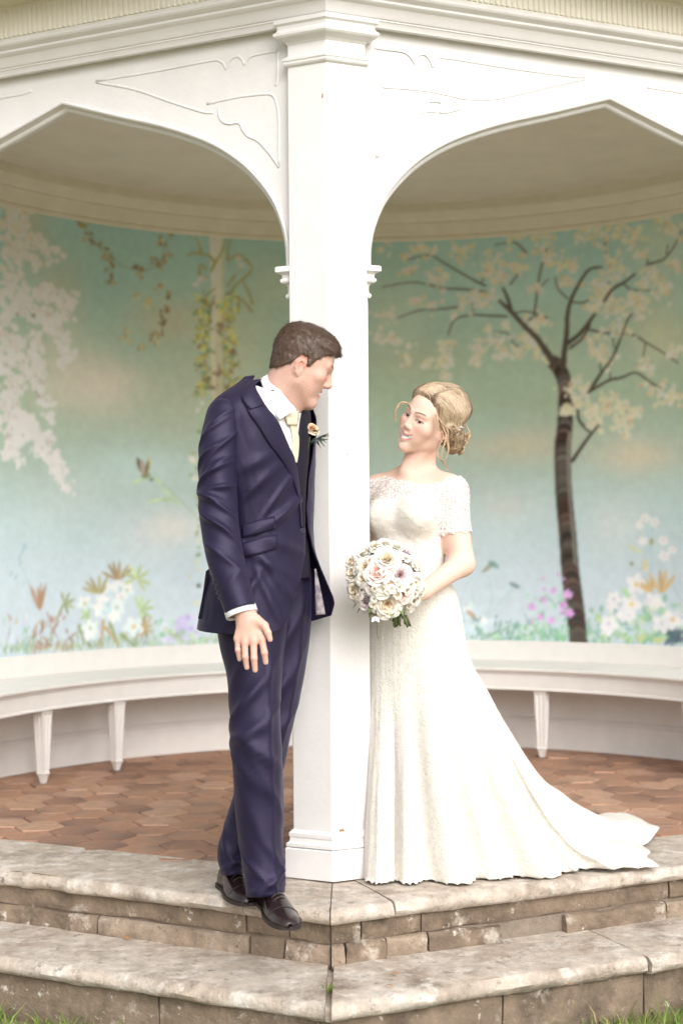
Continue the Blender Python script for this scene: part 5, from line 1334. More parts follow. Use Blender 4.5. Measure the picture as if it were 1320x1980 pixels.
# shoes ------------------------------------------------------------------
M['shoe'] = material('polished_black_leather', (.022, .012, .012), .18, .15, 20, .0003, 200, spec=.6)
M['sole'] = material('shoe_sole', (.03, .022, .02), .6)
def shoe(heel, toe, lift, parent):
    heel, toe = np.array(heel, float), np.array(toe, float); d = toe - heel; L = np.linalg.norm(d); f = d / L; up = np.array([0, 0, 1.]); up = up - f * f[2]; up /= np.linalg.norm(up); s = np.cross(f, up)
    st = [(0, .012, .05), (.02, .026, .070), (.08, .033, .085), (.18, .034, .095), (.28, .033, .098), (.36, .035, .093), (.45, .040, .080), (.55, .045, .067), (.66, .0475, .056), (.78, .0455, .048), (.88, .039, .043), (.95, .029, .037), (.985, .018, .030), (1.0, .006, .024)]
    S = spline(np.array(st), 46); V = []; n = 24
    for t, w, h in S:
        for k in range(n):
            a = 2 * math.pi * k / n; c, q_ = math.cos(a), math.sin(a)
            x = w * np.sign(c) * abs(c) ** .8
            z_ = .014 + (h - .014) * (abs(q_) ** .75) if q_ > 0 else .014 + .004 * q_
            cap_ = -.0012 if abs(t - .70) < .012 else 0
            V.append(heel + f * (t * L) + s * (x * (1 - .35 * max(q_, 0) ** 2)) + up * (z_ + cap_))
    up_ = mesh_obj('shoe', V, [tuple(f_) for f_ in grid_faces(46, n, True)] + [tuple(range(n)), tuple(45 * n + k for k in range(n))[::-1]], M['shoe'], parent, True)
    V = []; ou = [(t, w + .004) for t, w, h in S]
    pts = [heel + f * (t * L - .002) + s * w for t, w in ou] + [heel + f * (t * L + .004 * (t > .9)) - s * w for t, w in ou[::-1]]
    m = len(pts)
    for z_ in (.0165, .0155, .007, .006):
        for p in pts: V.append(p + up * z_)
    F = [tuple(range(m)), tuple(3 * m + i for i in range(m))[::-1]] + [(i, (i + 1) % m, m * (r + 1) + (i + 1) % m, m * (r + 1) + i) if r == 0 else (r * m + i, r * m + (i + 1) % m, (r + 1) * m + (i + 1) % m, (r + 1) * m + i) for r in range(3) for i in range(m)]
    mesh_obj('sole', V, F, M['sole'], up_, False)
    # laces and cap seam
    for t in (.40, .455, .51, .565):
        h = np.interp(t, S[:, 0], S[:, 2]) + .0015
        P = [heel + f * (t * L + .003 * j) + s * x + up * (h - .010 * abs(x / .02) ** 2) for j, x in enumerate((-.02, -.01, 0, .01, .02))]
        Vt, Ft = tube(P, [.0026] * 5, 6); mesh_obj('lace', Vt, Ft, M['sole'], up_, True)
    w0, h0 = np.interp(.73, S[:, 0], S[:, 1]), np.interp(.73, S[:, 0], S[:, 2]); P = []
    for a in np.linspace(.15, math.pi - .15, 14): P.append(heel + f * (.73 * L) + s * (w0 * np.sign(math.cos(a)) * abs(math.cos(a)) ** .8 * (1 - .35 * math.sin(a) ** 2)) + up * (.014 + (h0 - .013) * math.sin(a) ** .75))
    Vt, Ft = tube(P, [.0012] * 14, 5); mesh_obj('toe_seam', Vt, Ft, M['sole'], up_, True)
    return up_
shoe(at(512, 1752, 4.36) * [1, 1, 0] + [0, 0, -.005], at(553, 1795, 4.055) * [1, 1, 0] + [0.012, 0, -.010], 0, groom)
shoe(on_z(437, 1722, 0) + [-.01, .07, -.005], on_z(466, 1745, 0) + [.03, -.05, -.006], 0, groom)
# buttonhole flower -----------------------------------------------------------------
# ================================================================== the bride
BD = 4.75
bF = np.array([-math.sin(math.radians(33)), -math.cos(math.radians(33)), 0]); bL = np.array([-bF[1], bF[0], 0])     # facing, her left
BHS = .96
_bh = axes(-40, -20, 36)
BO = at(828, 818, 4.715)
fb = Field((-.0, 4.38, .76), (.50, 4.99, 1.67), .0023)
bh = lambda *p: BO + _bh @ (np.array(p, float) * BHS)
build_head(fb, BO, _bh, False, BHS)
fb_head = fb.a.copy()
nb = at(803, 918, 4.765)
fb.cone(bh(0, .030, -.030), nb, .044, .047, .02); fb.cone(bh(0, .006, -.055), nb + bF * .012, .033, .040, .018)
fb.cone(bh(.042, .012, -.035), nb + bF * .052 + np.array([0, 0, .012]), .011, .010, .03); fb.cone(bh(-.042, .012, -.035), nb + bF * .05 - bL * .012 + np.array([0, 0, .012]), .012, .010, .03)
BA = np.stack([bL, -bF, [0, 0, 1]], 1)
shL, shR = at(872, 950, 4.70), at(728, 948, 4.85)
def bp(px, py, l=0.0, f=0.0): return at(px, py, BD) + bL * l + bF * f
tor0 = fb.a.copy(); fb.a[:] = .05
fb.ell(bp(798, 968), (.138, .088, .085), BA, .04)
fb.ell(bp(795, 1020), (.130, .086, .10), BA, .05)
fb.ell(bp(791, 1085), (.113, .078, .10), BA, .06)
fb.ell(bp(790, 1160), (.152, .102, .09), BA, .07)
fb.ell(bp(790, 1215), (.168, .116, .10), BA, .06)
for s in (-1, 1): fb.ell(bp(796, 997, s * .062, .068), (.060, .050, .056), BA, .035)
fb.cone(shL - np.array([0, 0, .004]), nb + bL * .045 + np.array([0, .012, -.012]), .040, .045, .05); fb.cone(shR - np.array([0, 0, .004]), nb - bL * .045 + np.array([0, .012, -.012]), .040, .045, .05)
F_torso = fb.a.copy()
elL, wrL = at(893, 1090, 4.655), at(820, 1142, 4.50)
elR, wrR = at(742, 1085, 4.80), at(752, 1150, 4.58)
fb.cone(shL, elL, .0475, .0405, .045); fb.cone(elL, wrL, .0385, .0265, .02)
fb.cone(shR, elR, .0455, .038, .045); fb.cone(elR, wrR, .036, .026, .02)
F_noh = fb.a.copy()
# hands closed round the stems
stem_top, stem_bot = at(752, 1130, 4.47), at(775, 1205, 4.425)
ST = (stem_bot - stem_top) / np.linalg.norm(stem_bot - stem_top)
grip = at(771, 1160, 4.452)
hL = at(803, 1149, 4.47)
fb.cone(wrL, hL, .025, .024, .02); fb.cone(hL, at(790, 1148, 4.452), .024, .021, .015)
for i in range(4):
    o = ST * (-.022 + .0155 * i); b0 = at(790, 1150, 4.437) + o
    m1 = at(774, 1152, 4.418) + o; m2 = at(761, 1155, 4.43) + o; m3 = at(757, 1157, 4.452) + o
    fb.cone(b0, m1, .0088, .0084, .004); fb.cone(m1, m2, .0084, .0078, .004); fb.cone(m2, m3, .0076, .0066, .004)
fb.cone(at(795, 1140, 4.45), at(783, 1126, 4.432), .0115, .0098, .008); fb.cone(at(783, 1126, 4.432), at(770, 1122, 4.428), .0096, .0078, .004)
fb.cone(wrR, at(760, 1158, 4.53), .024, .022, .02)
for i in range(4):
    o = ST * (-.02 + .0155 * i); fb.cone(at(762, 1160, 4.51) + o, at(776, 1160, 4.49) + o, .0085, .008, .004); fb.cone(at(776, 1160, 4.49) + o, at(785, 1160, 4.468) + o, .008, .007, .004)
fb.cone(at(757, 1150, 4.525), at(760, 1136, 4.48), .011, .008, .006)
hands_only = fb.a.copy()
# join head and neck with a soft seam at the shoulders
k_ = .03; h_ = np.maximum(k_ - np.abs(fb.a - tor0), 0) / k_; fb.a = (np.minimum(fb.a, tor0) - h_ * h_ * k_ * .25).astype(np.float32)
V, F = fb.mesh(); V, F = refine(V, F, face_mask(V, F, BO, _bh, BHS), 3)
col = face_colour(V, BO, _bh, False, (.80, .55, .45), BHS)
bride = mesh_obj('person', V, F, M['skin'], None, True, col)
tag(bride, 'woman in ivory lace wedding gown at the right of the white post, hair up', 'person')

# --- gown -------------------------------------------------------------------------------
def lace_mat(name, base, hole, scale, rough=.75, alpha=0.0, bumpd=.0014):
    m = bpy.data.materials.new(name); m.use_nodes = True; N, L = nt(m); b = N['Principled BSDF']; b.inputs['Roughness'].default_value = rough
    b.inputs['Specular IOR Level'].default_value = .25
    tc = N.new('ShaderNodeTexCoord')
    wz = N.new('ShaderNodeTexNoise'); wz.inputs['Scale'].default_value = 26; L.new(tc.outputs['Object'], wz.inputs['Vector'])
    mv = N.new('ShaderNodeVectorMath'); mv.operation = 'SCALE'; mv.inputs['Scale'].default_value = .035; L.new(wz.outputs['Color'], mv.inputs[0])
    av = N.new('ShaderNodeVectorMath'); av.operation = 'ADD'; L.new(tc.outputs['Object'], av.inputs[0]); L.new(mv.outputs[0], av.inputs[1])
    vo = N.new('ShaderNodeTexVoronoi'); vo.feature = 'DISTANCE_TO_EDGE'; vo.inputs['Scale'].default_value = scale; L.new(av.outputs[0], vo.inputs['Vector'])
    v2 = N.new('ShaderNodeTexNoise'); v2.inputs['Scale'].default_value = scale * .55; v2.inputs['Detail'].default_value = 3; L.new(av.outputs[0], v2.inputs['Vector'])
    r1 = N.new('ShaderNodeMapRange'); r1.inputs[1].default_value = .05; r1.inputs[2].default_value = .20; r1.inputs[3].default_value = 1; r1.inputs[4].default_value = 0; L.new(vo.outputs['Distance'], r1.inputs[0])
    r2 = N.new('ShaderNodeMapRange'); r2.inputs[1].default_value = .50; r2.inputs[2].default_value = .58; L.new(v2.outputs['Fac'], r2.inputs[0])
    mx = N.new('ShaderNodeMath'); mx.operation = 'MAXIMUM'; L.new(r1.outputs[0], mx.inputs[0]); L.new(r2.outputs[0], mx.inputs[1])
    cm = N.new('ShaderNodeMix'); cm.data_type = 'RGBA'; L.new(mx.outputs[0], cm.inputs['Factor']); cm.inputs['A'].default_value = (*hole, 1); cm.inputs['B'].default_value = (*base, 1)
    L.new(cm.outputs['Result'], b.inputs['Base Color'])
    bp_ = N.new('ShaderNodeBump'); bp_.inputs['Distance'].default_value = bumpd; L.new(mx.outputs[0], bp_.inputs['Height']); L.new(bp_.outputs[0], b.inputs['Normal'])
    if alpha:
        am = N.new('ShaderNodeMapRange'); am.inputs[3].default_value = 1 - alpha; am.inputs[4].default_value = 1; L.new(mx.outputs[0], am.inputs[0]); L.new(am.outputs[0], b.inputs['Alpha'])
    return m
M['lace'] = lace_mat('ivory_lace', (.785, .755, .695), (.74, .70, .63), 150, bumpd=.0006)
M['lace_sheer'] = lace_mat('sheer_lace', (.84, .80, .77), (.80, .72, .68), 165, alpha=.6, bumpd=.0006)
M['lace_tulle'] = lace_mat('lace_over_tulle', (.785, .755, .70), (.72, .685, .62), 95, bumpd=.0008)
gown = None
neck_x = [(700, 927), (724, 924), (749, 919), (771, 928), (795, 930), (812, 936), (827, 936), (851, 931), (873, 921), (900, 916), (930, 912)]
swt_x = [(700, 966), (724, 966), (744, 967), (766, 960), (790, 953), (810, 961), (827, 980), (846, 1020), (856, 1048), (900, 1060)]
def curve(P, x): P = np.array(P, float); return np.interp(x, P[:, 0], P[:, 1])
BVv, BVf = fb.mesh(.007, F_torso)
x_, y_ = topx(BVv); z_low = at(790, 1150, BD)[2]
m = (y_ > curve(swt_x, x_) + 2 * np.sin(x_ * .9)) & (BVv[:, 2] > z_low - .02)
Vb, Fb, _ = keep_faces(BVv, BVf, m)
nb_ = vnormals(Vb, Fb); Vb = Vb + nb_ * (.0012 * fbm(Vb[:, 0] * 40, Vb[:, 2] * 60, Vb[:, 1] * 40, 2))[:, None]
bod = mesh_obj('bodice', Vb, Fb, M['lace'], bride, True); solidify(bod, .003, -1)
LVv, LVf = fb.mesh(.0045, F_noh)
x_, y_ = topx(LVv)
def armt(P, a, b): d = b - a; return ((P - a) @ d) / (d @ d)
tL, tR = armt(LVv, shL, elL), armt(LVv, shR, elR)
dL = np.linalg.norm(LVv - shL - np.clip(tL, 0, 1)[:, None] * (elL - shL), axis=1); dR = np.linalg.norm(LVv - shR - np.clip(tR, 0, 1)[:, None] * (elR - shR), axis=1)
ang = np.arctan2((LVv - shL) @ bF, (LVv - shL) @ bL)
scal = .03 * np.abs(np.sin(ang * 6.5))
onarmL = (dL < .075) & (tL > .18); onarmR = (dR < .07) & (tR > .18)
neckok = y_ > curve(neck_x, x_) + 3.5 * np.abs(np.sin(x_ * .19)) - 2
m = neckok & np.where(onarmL, tL < .63 - scal, True) & np.where(onarmR, tR < .62, True) & (tL < 1) & (LVv[:, 2] > at(790, 1052, BD)[2])
far_fore = np.linalg.norm(LVv - elL, axis=1) < .05; m &= ~far_fore
Vl, Fl, _ = keep_faces(LVv, LVf, m)
lace = mesh_obj('lace_top', Vl, Fl, M['lace_sheer'], bride, True)
# --- skirt with long train -----------------------------------------------------------
NA, NH = 600, 150
_f = np.linspace(0, 360, 4001); _w = 1 + 5 * np.exp(-((((_f - 356 + 180) % 360) - 180) / 16) ** 2); _w = np.r_[0, np.cumsum((_w[1:] + _w[:-1]) / 2)]
phs = np.radians(np.interp(np.linspace(0, _w[-1], NA, endpoint=False), _w, _f))                     # 0 = image right, 90 = away, 270 = towards the viewer
cxy = np.array([bp(790, 1150)[0], BD])
z_top, z_hip = at(790, 1108, BD)[2], at(790, 1195, BD)[2]
def ring_r(z, n=90):
    """radius of the body under the skirt, sampled outwards from its axis"""
    rr = np.linspace(.03, .26, n); P = np.stack(np.broadcast_arrays(cxy[0] + rr[None] * np.cos(phs)[:, None], cxy[1] + rr[None] * np.sin(phs)[:, None], np.full((NA, n), z)), -1)
    P[..., 2] = z; d = fb.sample(P, F_torso) - (.0068 + .006 * sstep(z_top, z_hip, z)); i = np.argmax(d > 0, 1); return rr[i]
def spow(v): return v
# hem outline on the floor, as plan points (photo pixel on the floor or metres)
hem = [(.0, np.array([1.09, 5.08])), (3, np.array([1.16, 5.24])), (5.5, np.array([1.13, 5.36])), (8, np.array([1.06, 5.45])), (12, np.array([.97, 5.34])), (17, np.array([.91, 5.34])), (26, np.array([.82, 5.26])), (40, np.array([.64, 5.16])), (60, np.array([.46, 5.08])), (90, np.array([.26, 5.02])), (130, np.array([.13, 4.92])), (165, np.array([.105, 4.80])), (195, np.array([.088, 4.66])), (222, np.array([.088, 4.575])), (245, np.array([.16, 4.555])), (270, np.array([.26, 4.555])), (288, np.array([.385, 4.552])), (303, np.array([.47, 4.60])), (316, np.array([.58, 4.60])), (328, np.array([.70, 4.625])), (335, np.array([.745, 4.685])), (344, np.array([.92, 4.68])), (351, np.array([1.035, 4.70])), (353.5, np.array([1.005, 4.78])), (356, np.array([1.05, 4.88])), (358, np.array([1.03, 4.98])), (360, np.array([1.09, 5.08]))]
ha = np.radians([h[0] for h in hem]); hx = np.interp(phs, ha, [h[1][0] for h in hem]); hy = np.interp(phs, ha, [h[1][1] for h in hem])
ker = np.exp(-np.linspace(-2, 2, 13) ** 2); ker /= ker.sum()
sm = lambda v: np.convolve(np.r_[v[-6:], v, v[:6]], ker, 'valid')
k2 = np.array([.25, .5, .25]); sm2 = lambda v: np.convolve(np.r_[v[-1:], v, v[:1]], k2, 'valid')
for _ in range(5): hx, hy = sm2(hx), sm2(hy)
SKV = np.zeros((NH, NA, 3))
rt = [ring_r(z) for z in np.linspace(z_top, z_hip, 12)]
rt = [sm(r) for r in rt]
nh1 = 28
for i in range(nh1):
    u = i / (nh1 - 1) * 11; k0 = min(int(u), 10); r = rt[k0] * (1 - u + k0) + rt[k0 + 1] * (u - k0)
    z = z_top + (z_hip - z_top) * i / (nh1 - 1)
    SKV[i, :, 0] = cxy[0] + r * np.cos(phs); SKV[i, :, 1] = cxy[1] + r * np.sin(phs); SKV[i, :, 2] = z
rh = rt[-1]; x0, y0 = cxy[0] + rh * np.cos(phs), cxy[1] + rh * np.sin(phs)
reach = np.hypot(hx - x0, hy - y0)
ltrain = sstep(.30, .62, reach)                                           # 1 where the cloth trails on the floor
for i in range(nh1, NH):
    s = (i - nh1 + 1) / (NH - nh1)
    # short side: gentle flare; train side: the outline read from the photo
    sf = s ** 1.15
    h_short = s; w_short = .30 * s + .70 * s ** 1.8
    v = s * 1.0
    # along the train the cloth falls to the floor at ~70 % of its length then lies flat
    ks = [0, .10, .18, .28, .40, .50, .60, .70, .79, .88, 1]; wt = np.interp(s, ks, [0, .008, .045, .115, .185, .255, .33, .41, .51, .68, 1]); ht = np.interp(s, ks, [0, .11, .18, .27, .39, .495, .60, .70, .80, .925, .99])
    w_ = w_short * (1 - ltrain) + wt * ltrain; hgt = h_short * (1 - ltrain) + ht * ltrain
    SKV[i, :, 0] = x0 + (hx - x0) * w_; SKV[i, :, 1] = y0 + (hy - y0) * w_; SKV[i, :, 2] = z_hip * (1 - hgt) + .006 * hgt
for _ in range(30): SKV[nh1 - 8:-12] = SKV[nh1 - 8:-12] * .5 + .25 * SKV[nh1 - 9:-13] + .25 * SKV[nh1 - 7:-11]
# folds: ridges that start below the hip and deepen towards the hem
S = np.clip((np.arange(NH) - nh1) / (NH - nh1), 0, 1)[:, None]
fold_ = np.zeros((NH, NA)); dgs = np.degrees(phs)[None]
for c, wd, am, s0 in [(212, 7, .020, .25), (230, 9, .026, .2), (246, 4, -.036, .5), (257, 8, .024, .25), (270, 6, -.030, .3), (284, 9, .034, .1), (296, 4, -.036, .45), (304, 6, .026, .2), (314, 5, -.022, .25), (323, 5, .026, .2), (331, 3.2, -.024, .35), (338, 4.5, .030, .25), (345, 3.2, -.020, .4), (352, 4, .020, .3), (5, 5, -.015, .4), (16, 7, .02, .3), (40, 12, .02, .3), (80, 14, .02, .3), (120, 12, .02, .3), (160, 10, .015, .3)]:
    d = (dgs - c + 180) % 360 - 180
    fold_ += am * np.exp(-(d / wd) ** 2) * sstep(s0 * .4, 1.0, S) 
fold_ += .006 * S * fbm(dgs * .12, S * 3 + 0 * dgs, 4.4, 3)
# offset along the outward normal on plan
ox, oy = hx - x0, hy - y0; nn = np.hypot(ox, oy); ox, oy = ox / nn, oy / nn
tx, ty = np.gradient(hx), np.gradient(hy); tn = np.hypot(tx, ty) + 1e-9; nx, ny = ty / tn, -tx / tn
fl = np.where(nx * ox + ny * oy < 0, -1, 1); nx, ny = nx * fl, ny * fl
flat = (1 - .85 * ltrain[None] * sstep(.70, .86, S))
SKV[..., 0] += fold_ * nx * flat; SKV[..., 1] += fold_ * ny * flat
# train ripples standing up from the floor, a lifted scalloped end
SKV[..., 2] += ltrain[None] * sstep(.60, .82, S) * (.012 + .022 * np.clip(fbm(dgs * .22, S * 7, 7.7, 3), -1, 1) + .009 * np.sin(dgs * .55 + S * 14)) * (1 - .8 * sstep(.93, 1, S))
lift = np.exp(-(((dgs - 9 + 180) % 360 - 180) / 4.5) ** 2) * sstep(.86, 1.0, S); SKV[..., 2] += .03 * lift; 
SKV[-1, :, 2] += .006 * np.abs(np.sin(np.radians(dgs[0]) * 40)); SKV[..., 2] = np.maximum(SKV[..., 2], .004)
hemk = np.where(S[-1] > 0, .010 * np.abs(np.sin(np.radians(dgs[0]) * 34)) + .004 * fbm(dgs[0] * .5, 1.1, 0, 2), 0)
SKV[-1, :, 0] += ox * hemk; SKV[-1, :, 1] += oy * hemk; SKV[-2, :, 0] += ox * hemk * .5; SKV[-2, :, 1] += oy * hemk * .5
sk = mesh_obj('skirt', SKV.reshape(-1, 3), grid_faces(NH, NA, True), M['lace_tulle'], bride, True); solidify(sk, .003, -1)
sk['label'] = 'ivory lace skirt with a long train spread on the stone'
# --- hair: swept back from a side parting into a low curled knot ------------------------
def bride_hair(x, y, z):
    x, y, z = x / BHS, y / BHS, z / BHS
    edge = np.interp(y, [-.12, -.088, -.074, -.055, -.035, -.015, .0, .03, .06, .12], [.092, .086, .076, .056, .022, -.002, -.014, -.040, -.058, -.060]) + .004 * vnoise(x * 150, y * 150, z * 40)
    m = sstep(-.004, .028, z - edge)
    t = .010 + .012 * sstep(.03, .10, z) + .013 * sstep(.0, .08, y) + .003 * vnoise(x * 60, y * 30, z * 30)
    th_ = np.arctan2(x - .02, z + .03); t = t + (.0018 * np.sin(th_ * 13 + y * 30) + .0012 * np.sin(th_ * 23 + 1.3 - y * 40)) * sstep(.0, .04, t)
    t = t - .006 * np.exp(-((x - .028) / .006) ** 2) * sstep(.04, -.02, y) * sstep(.03, .08, z)
    t = t * (.45 + .55 * sstep(-.100, -.030, y))
    return m * t - (1 - m) * .012
fb.a[:] = tor0                      # head and neck only
hf2 = grow(fb, BO, _bh, bride_hair)
knot = np.array([.028, .118, -.026])
hf2.ell(bh(.014, .088, -.010), (.05, .045, .05), _bh, .03)
for c, r in [((0, 0, 0), .034), ((.028, -.004, -.018), .024), ((-.026, -.006, -.014), .024), ((.012, .006, -.034), .022), ((-.010, .008, .022), .024), ((.03, -.016, .014), .022)]:
    hf2.ell(bh(*(knot + np.array(c))), (r, r * .85, r), _bh, .012)
HV, HF = hf2.mesh(); HV, HF, _ = keep_faces(HV, HF, fb.sample(HV) > -.004)
hn = vnormals(HV, HF); ql = (HV - BO) @ _bh / BHS
gold = np.array([.46, .325, .205]); dark = np.array([.17, .105, .064]); pale = np.array([.72, .58, .42])
def hcolour(q, r):
    t = np.clip(.55 + .5 * fbm(q[:, 0] * 50, q[:, 1] * 25, q[:, 2] * 25, 3) + r, 0, 1)[:, None]
    c = np.where(t < .5, dark + (gold - dark) * t * 2, gold + (pale - gold) * (t - .5) * 2); part = np.exp(-((q[:, 0] - .028) / .010) ** 2)[:, None] * sstep(.05, -.02, q[:, 1])[:, None] * sstep(.03, .08, q[:, 2])[:, None]
    return c * (1 - .45 * part)
bhair = mesh_obj('hair', HV, HF, M['hair'], bride, True, hcolour(ql, -.16))
bvH = BVHTree.FromPolygons([Vector(p) for p in HV], [tuple(map(int, f)) for f in HF])
parts = []; kk = RNG.choice(len(HV), 4600); ok = fb.sample(HV[kk]) > .003
SV_, SF_, SC_, nv = [], [], [], 0
for i in kk[ok]:
    q = ql[i]; inknot = np.linalg.norm(q - knot) < .055
    tgt = bh(*(knot + RNG.normal(0, .010, 3))); axis = _bh @ RNG.normal(0, 1, 3); a0 = RNG.uniform(0, 6.28); cur = HV[i].copy(); w_ = RNG.uniform(.0006, .0013); L0, R0 = [], []
    ns = 12 if not inknot else 9
    for s in range(ns):
        hit = bvH.find_nearest(Vector(cur)); cur = np.array(hit[0]); nn_ = np.array(hit[1])
        d = np.cross(axis, nn_) if inknot else tgt - cur
        d = d - nn_ * (d @ nn_); l = math.sqrt(d @ d)
        if l < .004: break
        d = d / l; sd = np.cross(d, nn_); w2 = w_ * math.sin(math.pi * (.10 + .82 * s / ns)); p = cur + nn_ * (.0010 + .0012 * math.sin(s * .6 + a0))
        L0.append(p - sd * w2); R0.append(p + sd * w2); cur = cur + (d + sd * .10 * math.sin(a0 + s * .5)) * .0095
    m = len(L0)
    if m < 4: continue
    SV_ += [v for pr in zip(L0, R0) for v in pr]; SF_ += [(nv + 2 * j, nv + 2 * j + 1, nv + 2 * j + 3, nv + 2 * j + 2) for j in range(m - 1)]; nv += 2 * m
    SC_.append(np.repeat(hcolour(q[None], RNG.uniform(-.35, .6)), 2 * m, 0))
o = mesh_obj('hair_strands', np.array(SV_), np.array(SF_), M['hair'], bhair, True, np.vstack(SC_)); o['kind'] = 'stuff'
# loose locks and curls of the knot
locks = [[(792, 779), (778, 778), (768, 786), (764, 800), (765, 815)], [(842, 800), (846, 822), (855, 842), (848, 862), (846, 880), (858, 895), (868, 912)], [(848, 806), (857, 826), (862, 845), (856, 866), (853, 884), (862, 900)], [(852, 815), (864, 832), (864, 850), (866, 872), (860, 893)], [(900, 822), (908, 838), (904, 850), (910, 856)]]
for ln, D0 in zip(locks, (4.66, 4.615, 4.61, 4.61, 4.70)):
    for q in range(6):
        P = spline(np.array([at(p[0] + RNG.normal(0, .9), p[1] + RNG.normal(0, .9), D0 + RNG.normal(0, .004)) for p in ln]), 26)
        V_, F_ = tube(P, [.0011 * math.sin(math.pi * (.15 + .78 * t)) + .0003 for t in np.linspace(0, 1, 26)], 5, False); mesh_obj('loose_lock', V_, F_, M['hair'], bhair, True, np.tile(gold * RNG.uniform(.8, 1.6), (len(V_), 1)))
for c0, r, tl in [((.014, .012, -.028), .020, .3), ((.034, 0, -.006), .018, 1.2), ((-.018, .014, .0), .019, 2.0), ((.03, .004, -.034), .015, .8), ((.004, .018, .012), .018, 2.8), ((.044, -.010, -.024), .014, .2), ((.02, .012, .02), .016, 1.7)]:
    for q in range(7):
        P = []; aa = RNG.uniform(0, 6.28)
        for t in np.linspace(0, 1, 30):
            a = aa + t * 7.5; rr = r * (1 - .35 * t) + RNG.normal(0, .0004); v = np.array([math.cos(a) * rr, .016 + .004 * math.sin(3 * t) + q * .0005, math.sin(a) * rr]); cq, sq = math.cos(tl), math.sin(tl)
            v = np.array([v[0] * cq + v[1] * sq * .6, v[1] + .004 * math.sin(a * 2), v[2]]); P.append(bh(*(knot + np.array(c0) + v)))
        V_, F_ = tube(P, [.0016 * math.sin(math.pi * (.1 + .85 * t)) + .0003 for t in np.linspace(0, 1, 30)], 5, False); mesh_obj('curl', V_, F_, M['hair'], bhair, True, np.tile(gold * RNG.uniform(.55, 1.5), (len(V_), 1)))
# hair comb and ear stud
M['pearl'] = material('pearl', (.82, .79, .76), .15); M['silver'] = material('silver', (.75, .74, .74), .2)
M['silver'].node_tree.nodes['Principled BSDF'].inputs['Metallic'].default_value = .8
def ball(c, r, n=10):
    V = []; 
    for i in range(n // 2 + 1):
        a = math.pi * i / (n // 2)
        for k in range(n): b = 2 * math.pi * k / n; V.append(np.array(c) + r * np.array([math.sin(a) * math.cos(b), math.sin(a) * math.sin(b), math.cos(a)]))
    return V, [tuple(f) for f in grid_faces(n // 2 + 1, n, True)]
mb = MB()
for t in np.linspace(0, 1, 9):
    px, py = 882 + 15 * t, 840 - 20 * t + 4 * math.sin(9 * t); d = Vector(pdir(px, py)).normalized(); hit = bvH.ray_cast(Vector(_C), d)
    c = (np.array(hit[0]) if hit[0] is not None else at(px, py, 4.70)) - np.array(d) * .006; mb.add(*ball(c, .0036 if int(t * 8) % 2 else .0026, 8))
mb.build('hair_comb', M['silver'], bride, True)
V, F = ball(bh(.086 * .95, .004, -.033), .0038); mesh_obj('earring', V, F, M['pearl'], bride, True)
# ================================================================== bouquet
bq = empty('bouquet', at(745, 1125, 4.44), 'round bouquet of cream, blush and mauve roses held by the woman', 'bouquet')
M['petal'] = material('petals', (1, 1, 1), .6, .04, 60, .0003, 200, attr=True, sss=.1, subsurf_col=(1, .8, .7), spec=.3)
M['stem'] = material('cut_stems', (.085, .11, .025), .5, .25, 40, .0004, 100, color2=(.05, .06, .015))
M['leaf'] = material('bouquet_leaf', (.16, .20, .08), .55, .2, 30, .0003, 100)
def rose_mesh(name, heart, mid, outer, seed, openness=1.0):
    rg = np.random.default_rng(seed); V, F, C = [], [], []; n = 0
    layers = [(.15, 3, .50, .34), (.28, 3, .52, .50), (.42, 4, .50, .72), (.60, 4, .46, 1.0), (.80, 5, .36, 1.25), (1.0, 5, .20, 1.5)]
    for li, (r, k, zt, wd) in enumerate(layers):
        for j in range(k):
            th = 2 * math.pi * (j + .5 * (li % 2)) / k + rg.uniform(-.2, .2); span = wd * 2.6 / k / max(r, .3) * (1 if li > 1 else 1.2); tilt = rg.uniform(-.06, .06)
            for a in range(7):
                v = a / 6
                for b in range(7):
                    u = b / 3 - 1; edge = 1 - .25 * u * u * v
                    rr = r * (.35 + .65 * v ** .7) * openness + (.12 * max(0, v - .75) / .25 * (.4 + r)) ; zz_ = -.45 + (zt + .45 + tilt) * v * edge - .18 * (max(0, v - .7) / .3) ** 2 * r
                    rr *= 1 + .02 * math.sin(3 * u + li + j) * v; an_ = th + u * span * (.55 + .45 * math.sin(math.pi * min(v, .9)))
                    V.append((rr * math.cos(an_), rr * math.sin(an_), zz_)); t = li / 5
                    c = np.array(heart) * max(0, 1 - 2.4 * t) + np.array(mid) * (1 - abs(2 * t - 1)) + np.array(outer) * max(0, 2 * t - 1); ws = max(0, 1 - 2.4 * t) + (1 - abs(2 * t - 1)) + max(0, 2 * t - 1); C.append(c / max(ws, .3))
            F += [(n + a * 7 + b, n + a * 7 + b + 1, n + a * 7 + b + 8, n + a * 7 + b + 7) for a in range(6) for b in range(6)]; n += 49
    me = bpy.data.meshes.new(name); me.from_pydata(V, [], F); me.update(); me.polygons.foreach_set('use_smooth', np.ones(len(F), bool))
    ca = me.color_attributes.new('Col', 'FLOAT_COLOR', 'POINT'); c4 = np.ones((len(V), 4), np.float32); c4[:, :3] = np.array(C); ca.data.foreach_set('color', c4.ravel()); me.materials.append(M['petal']); return me
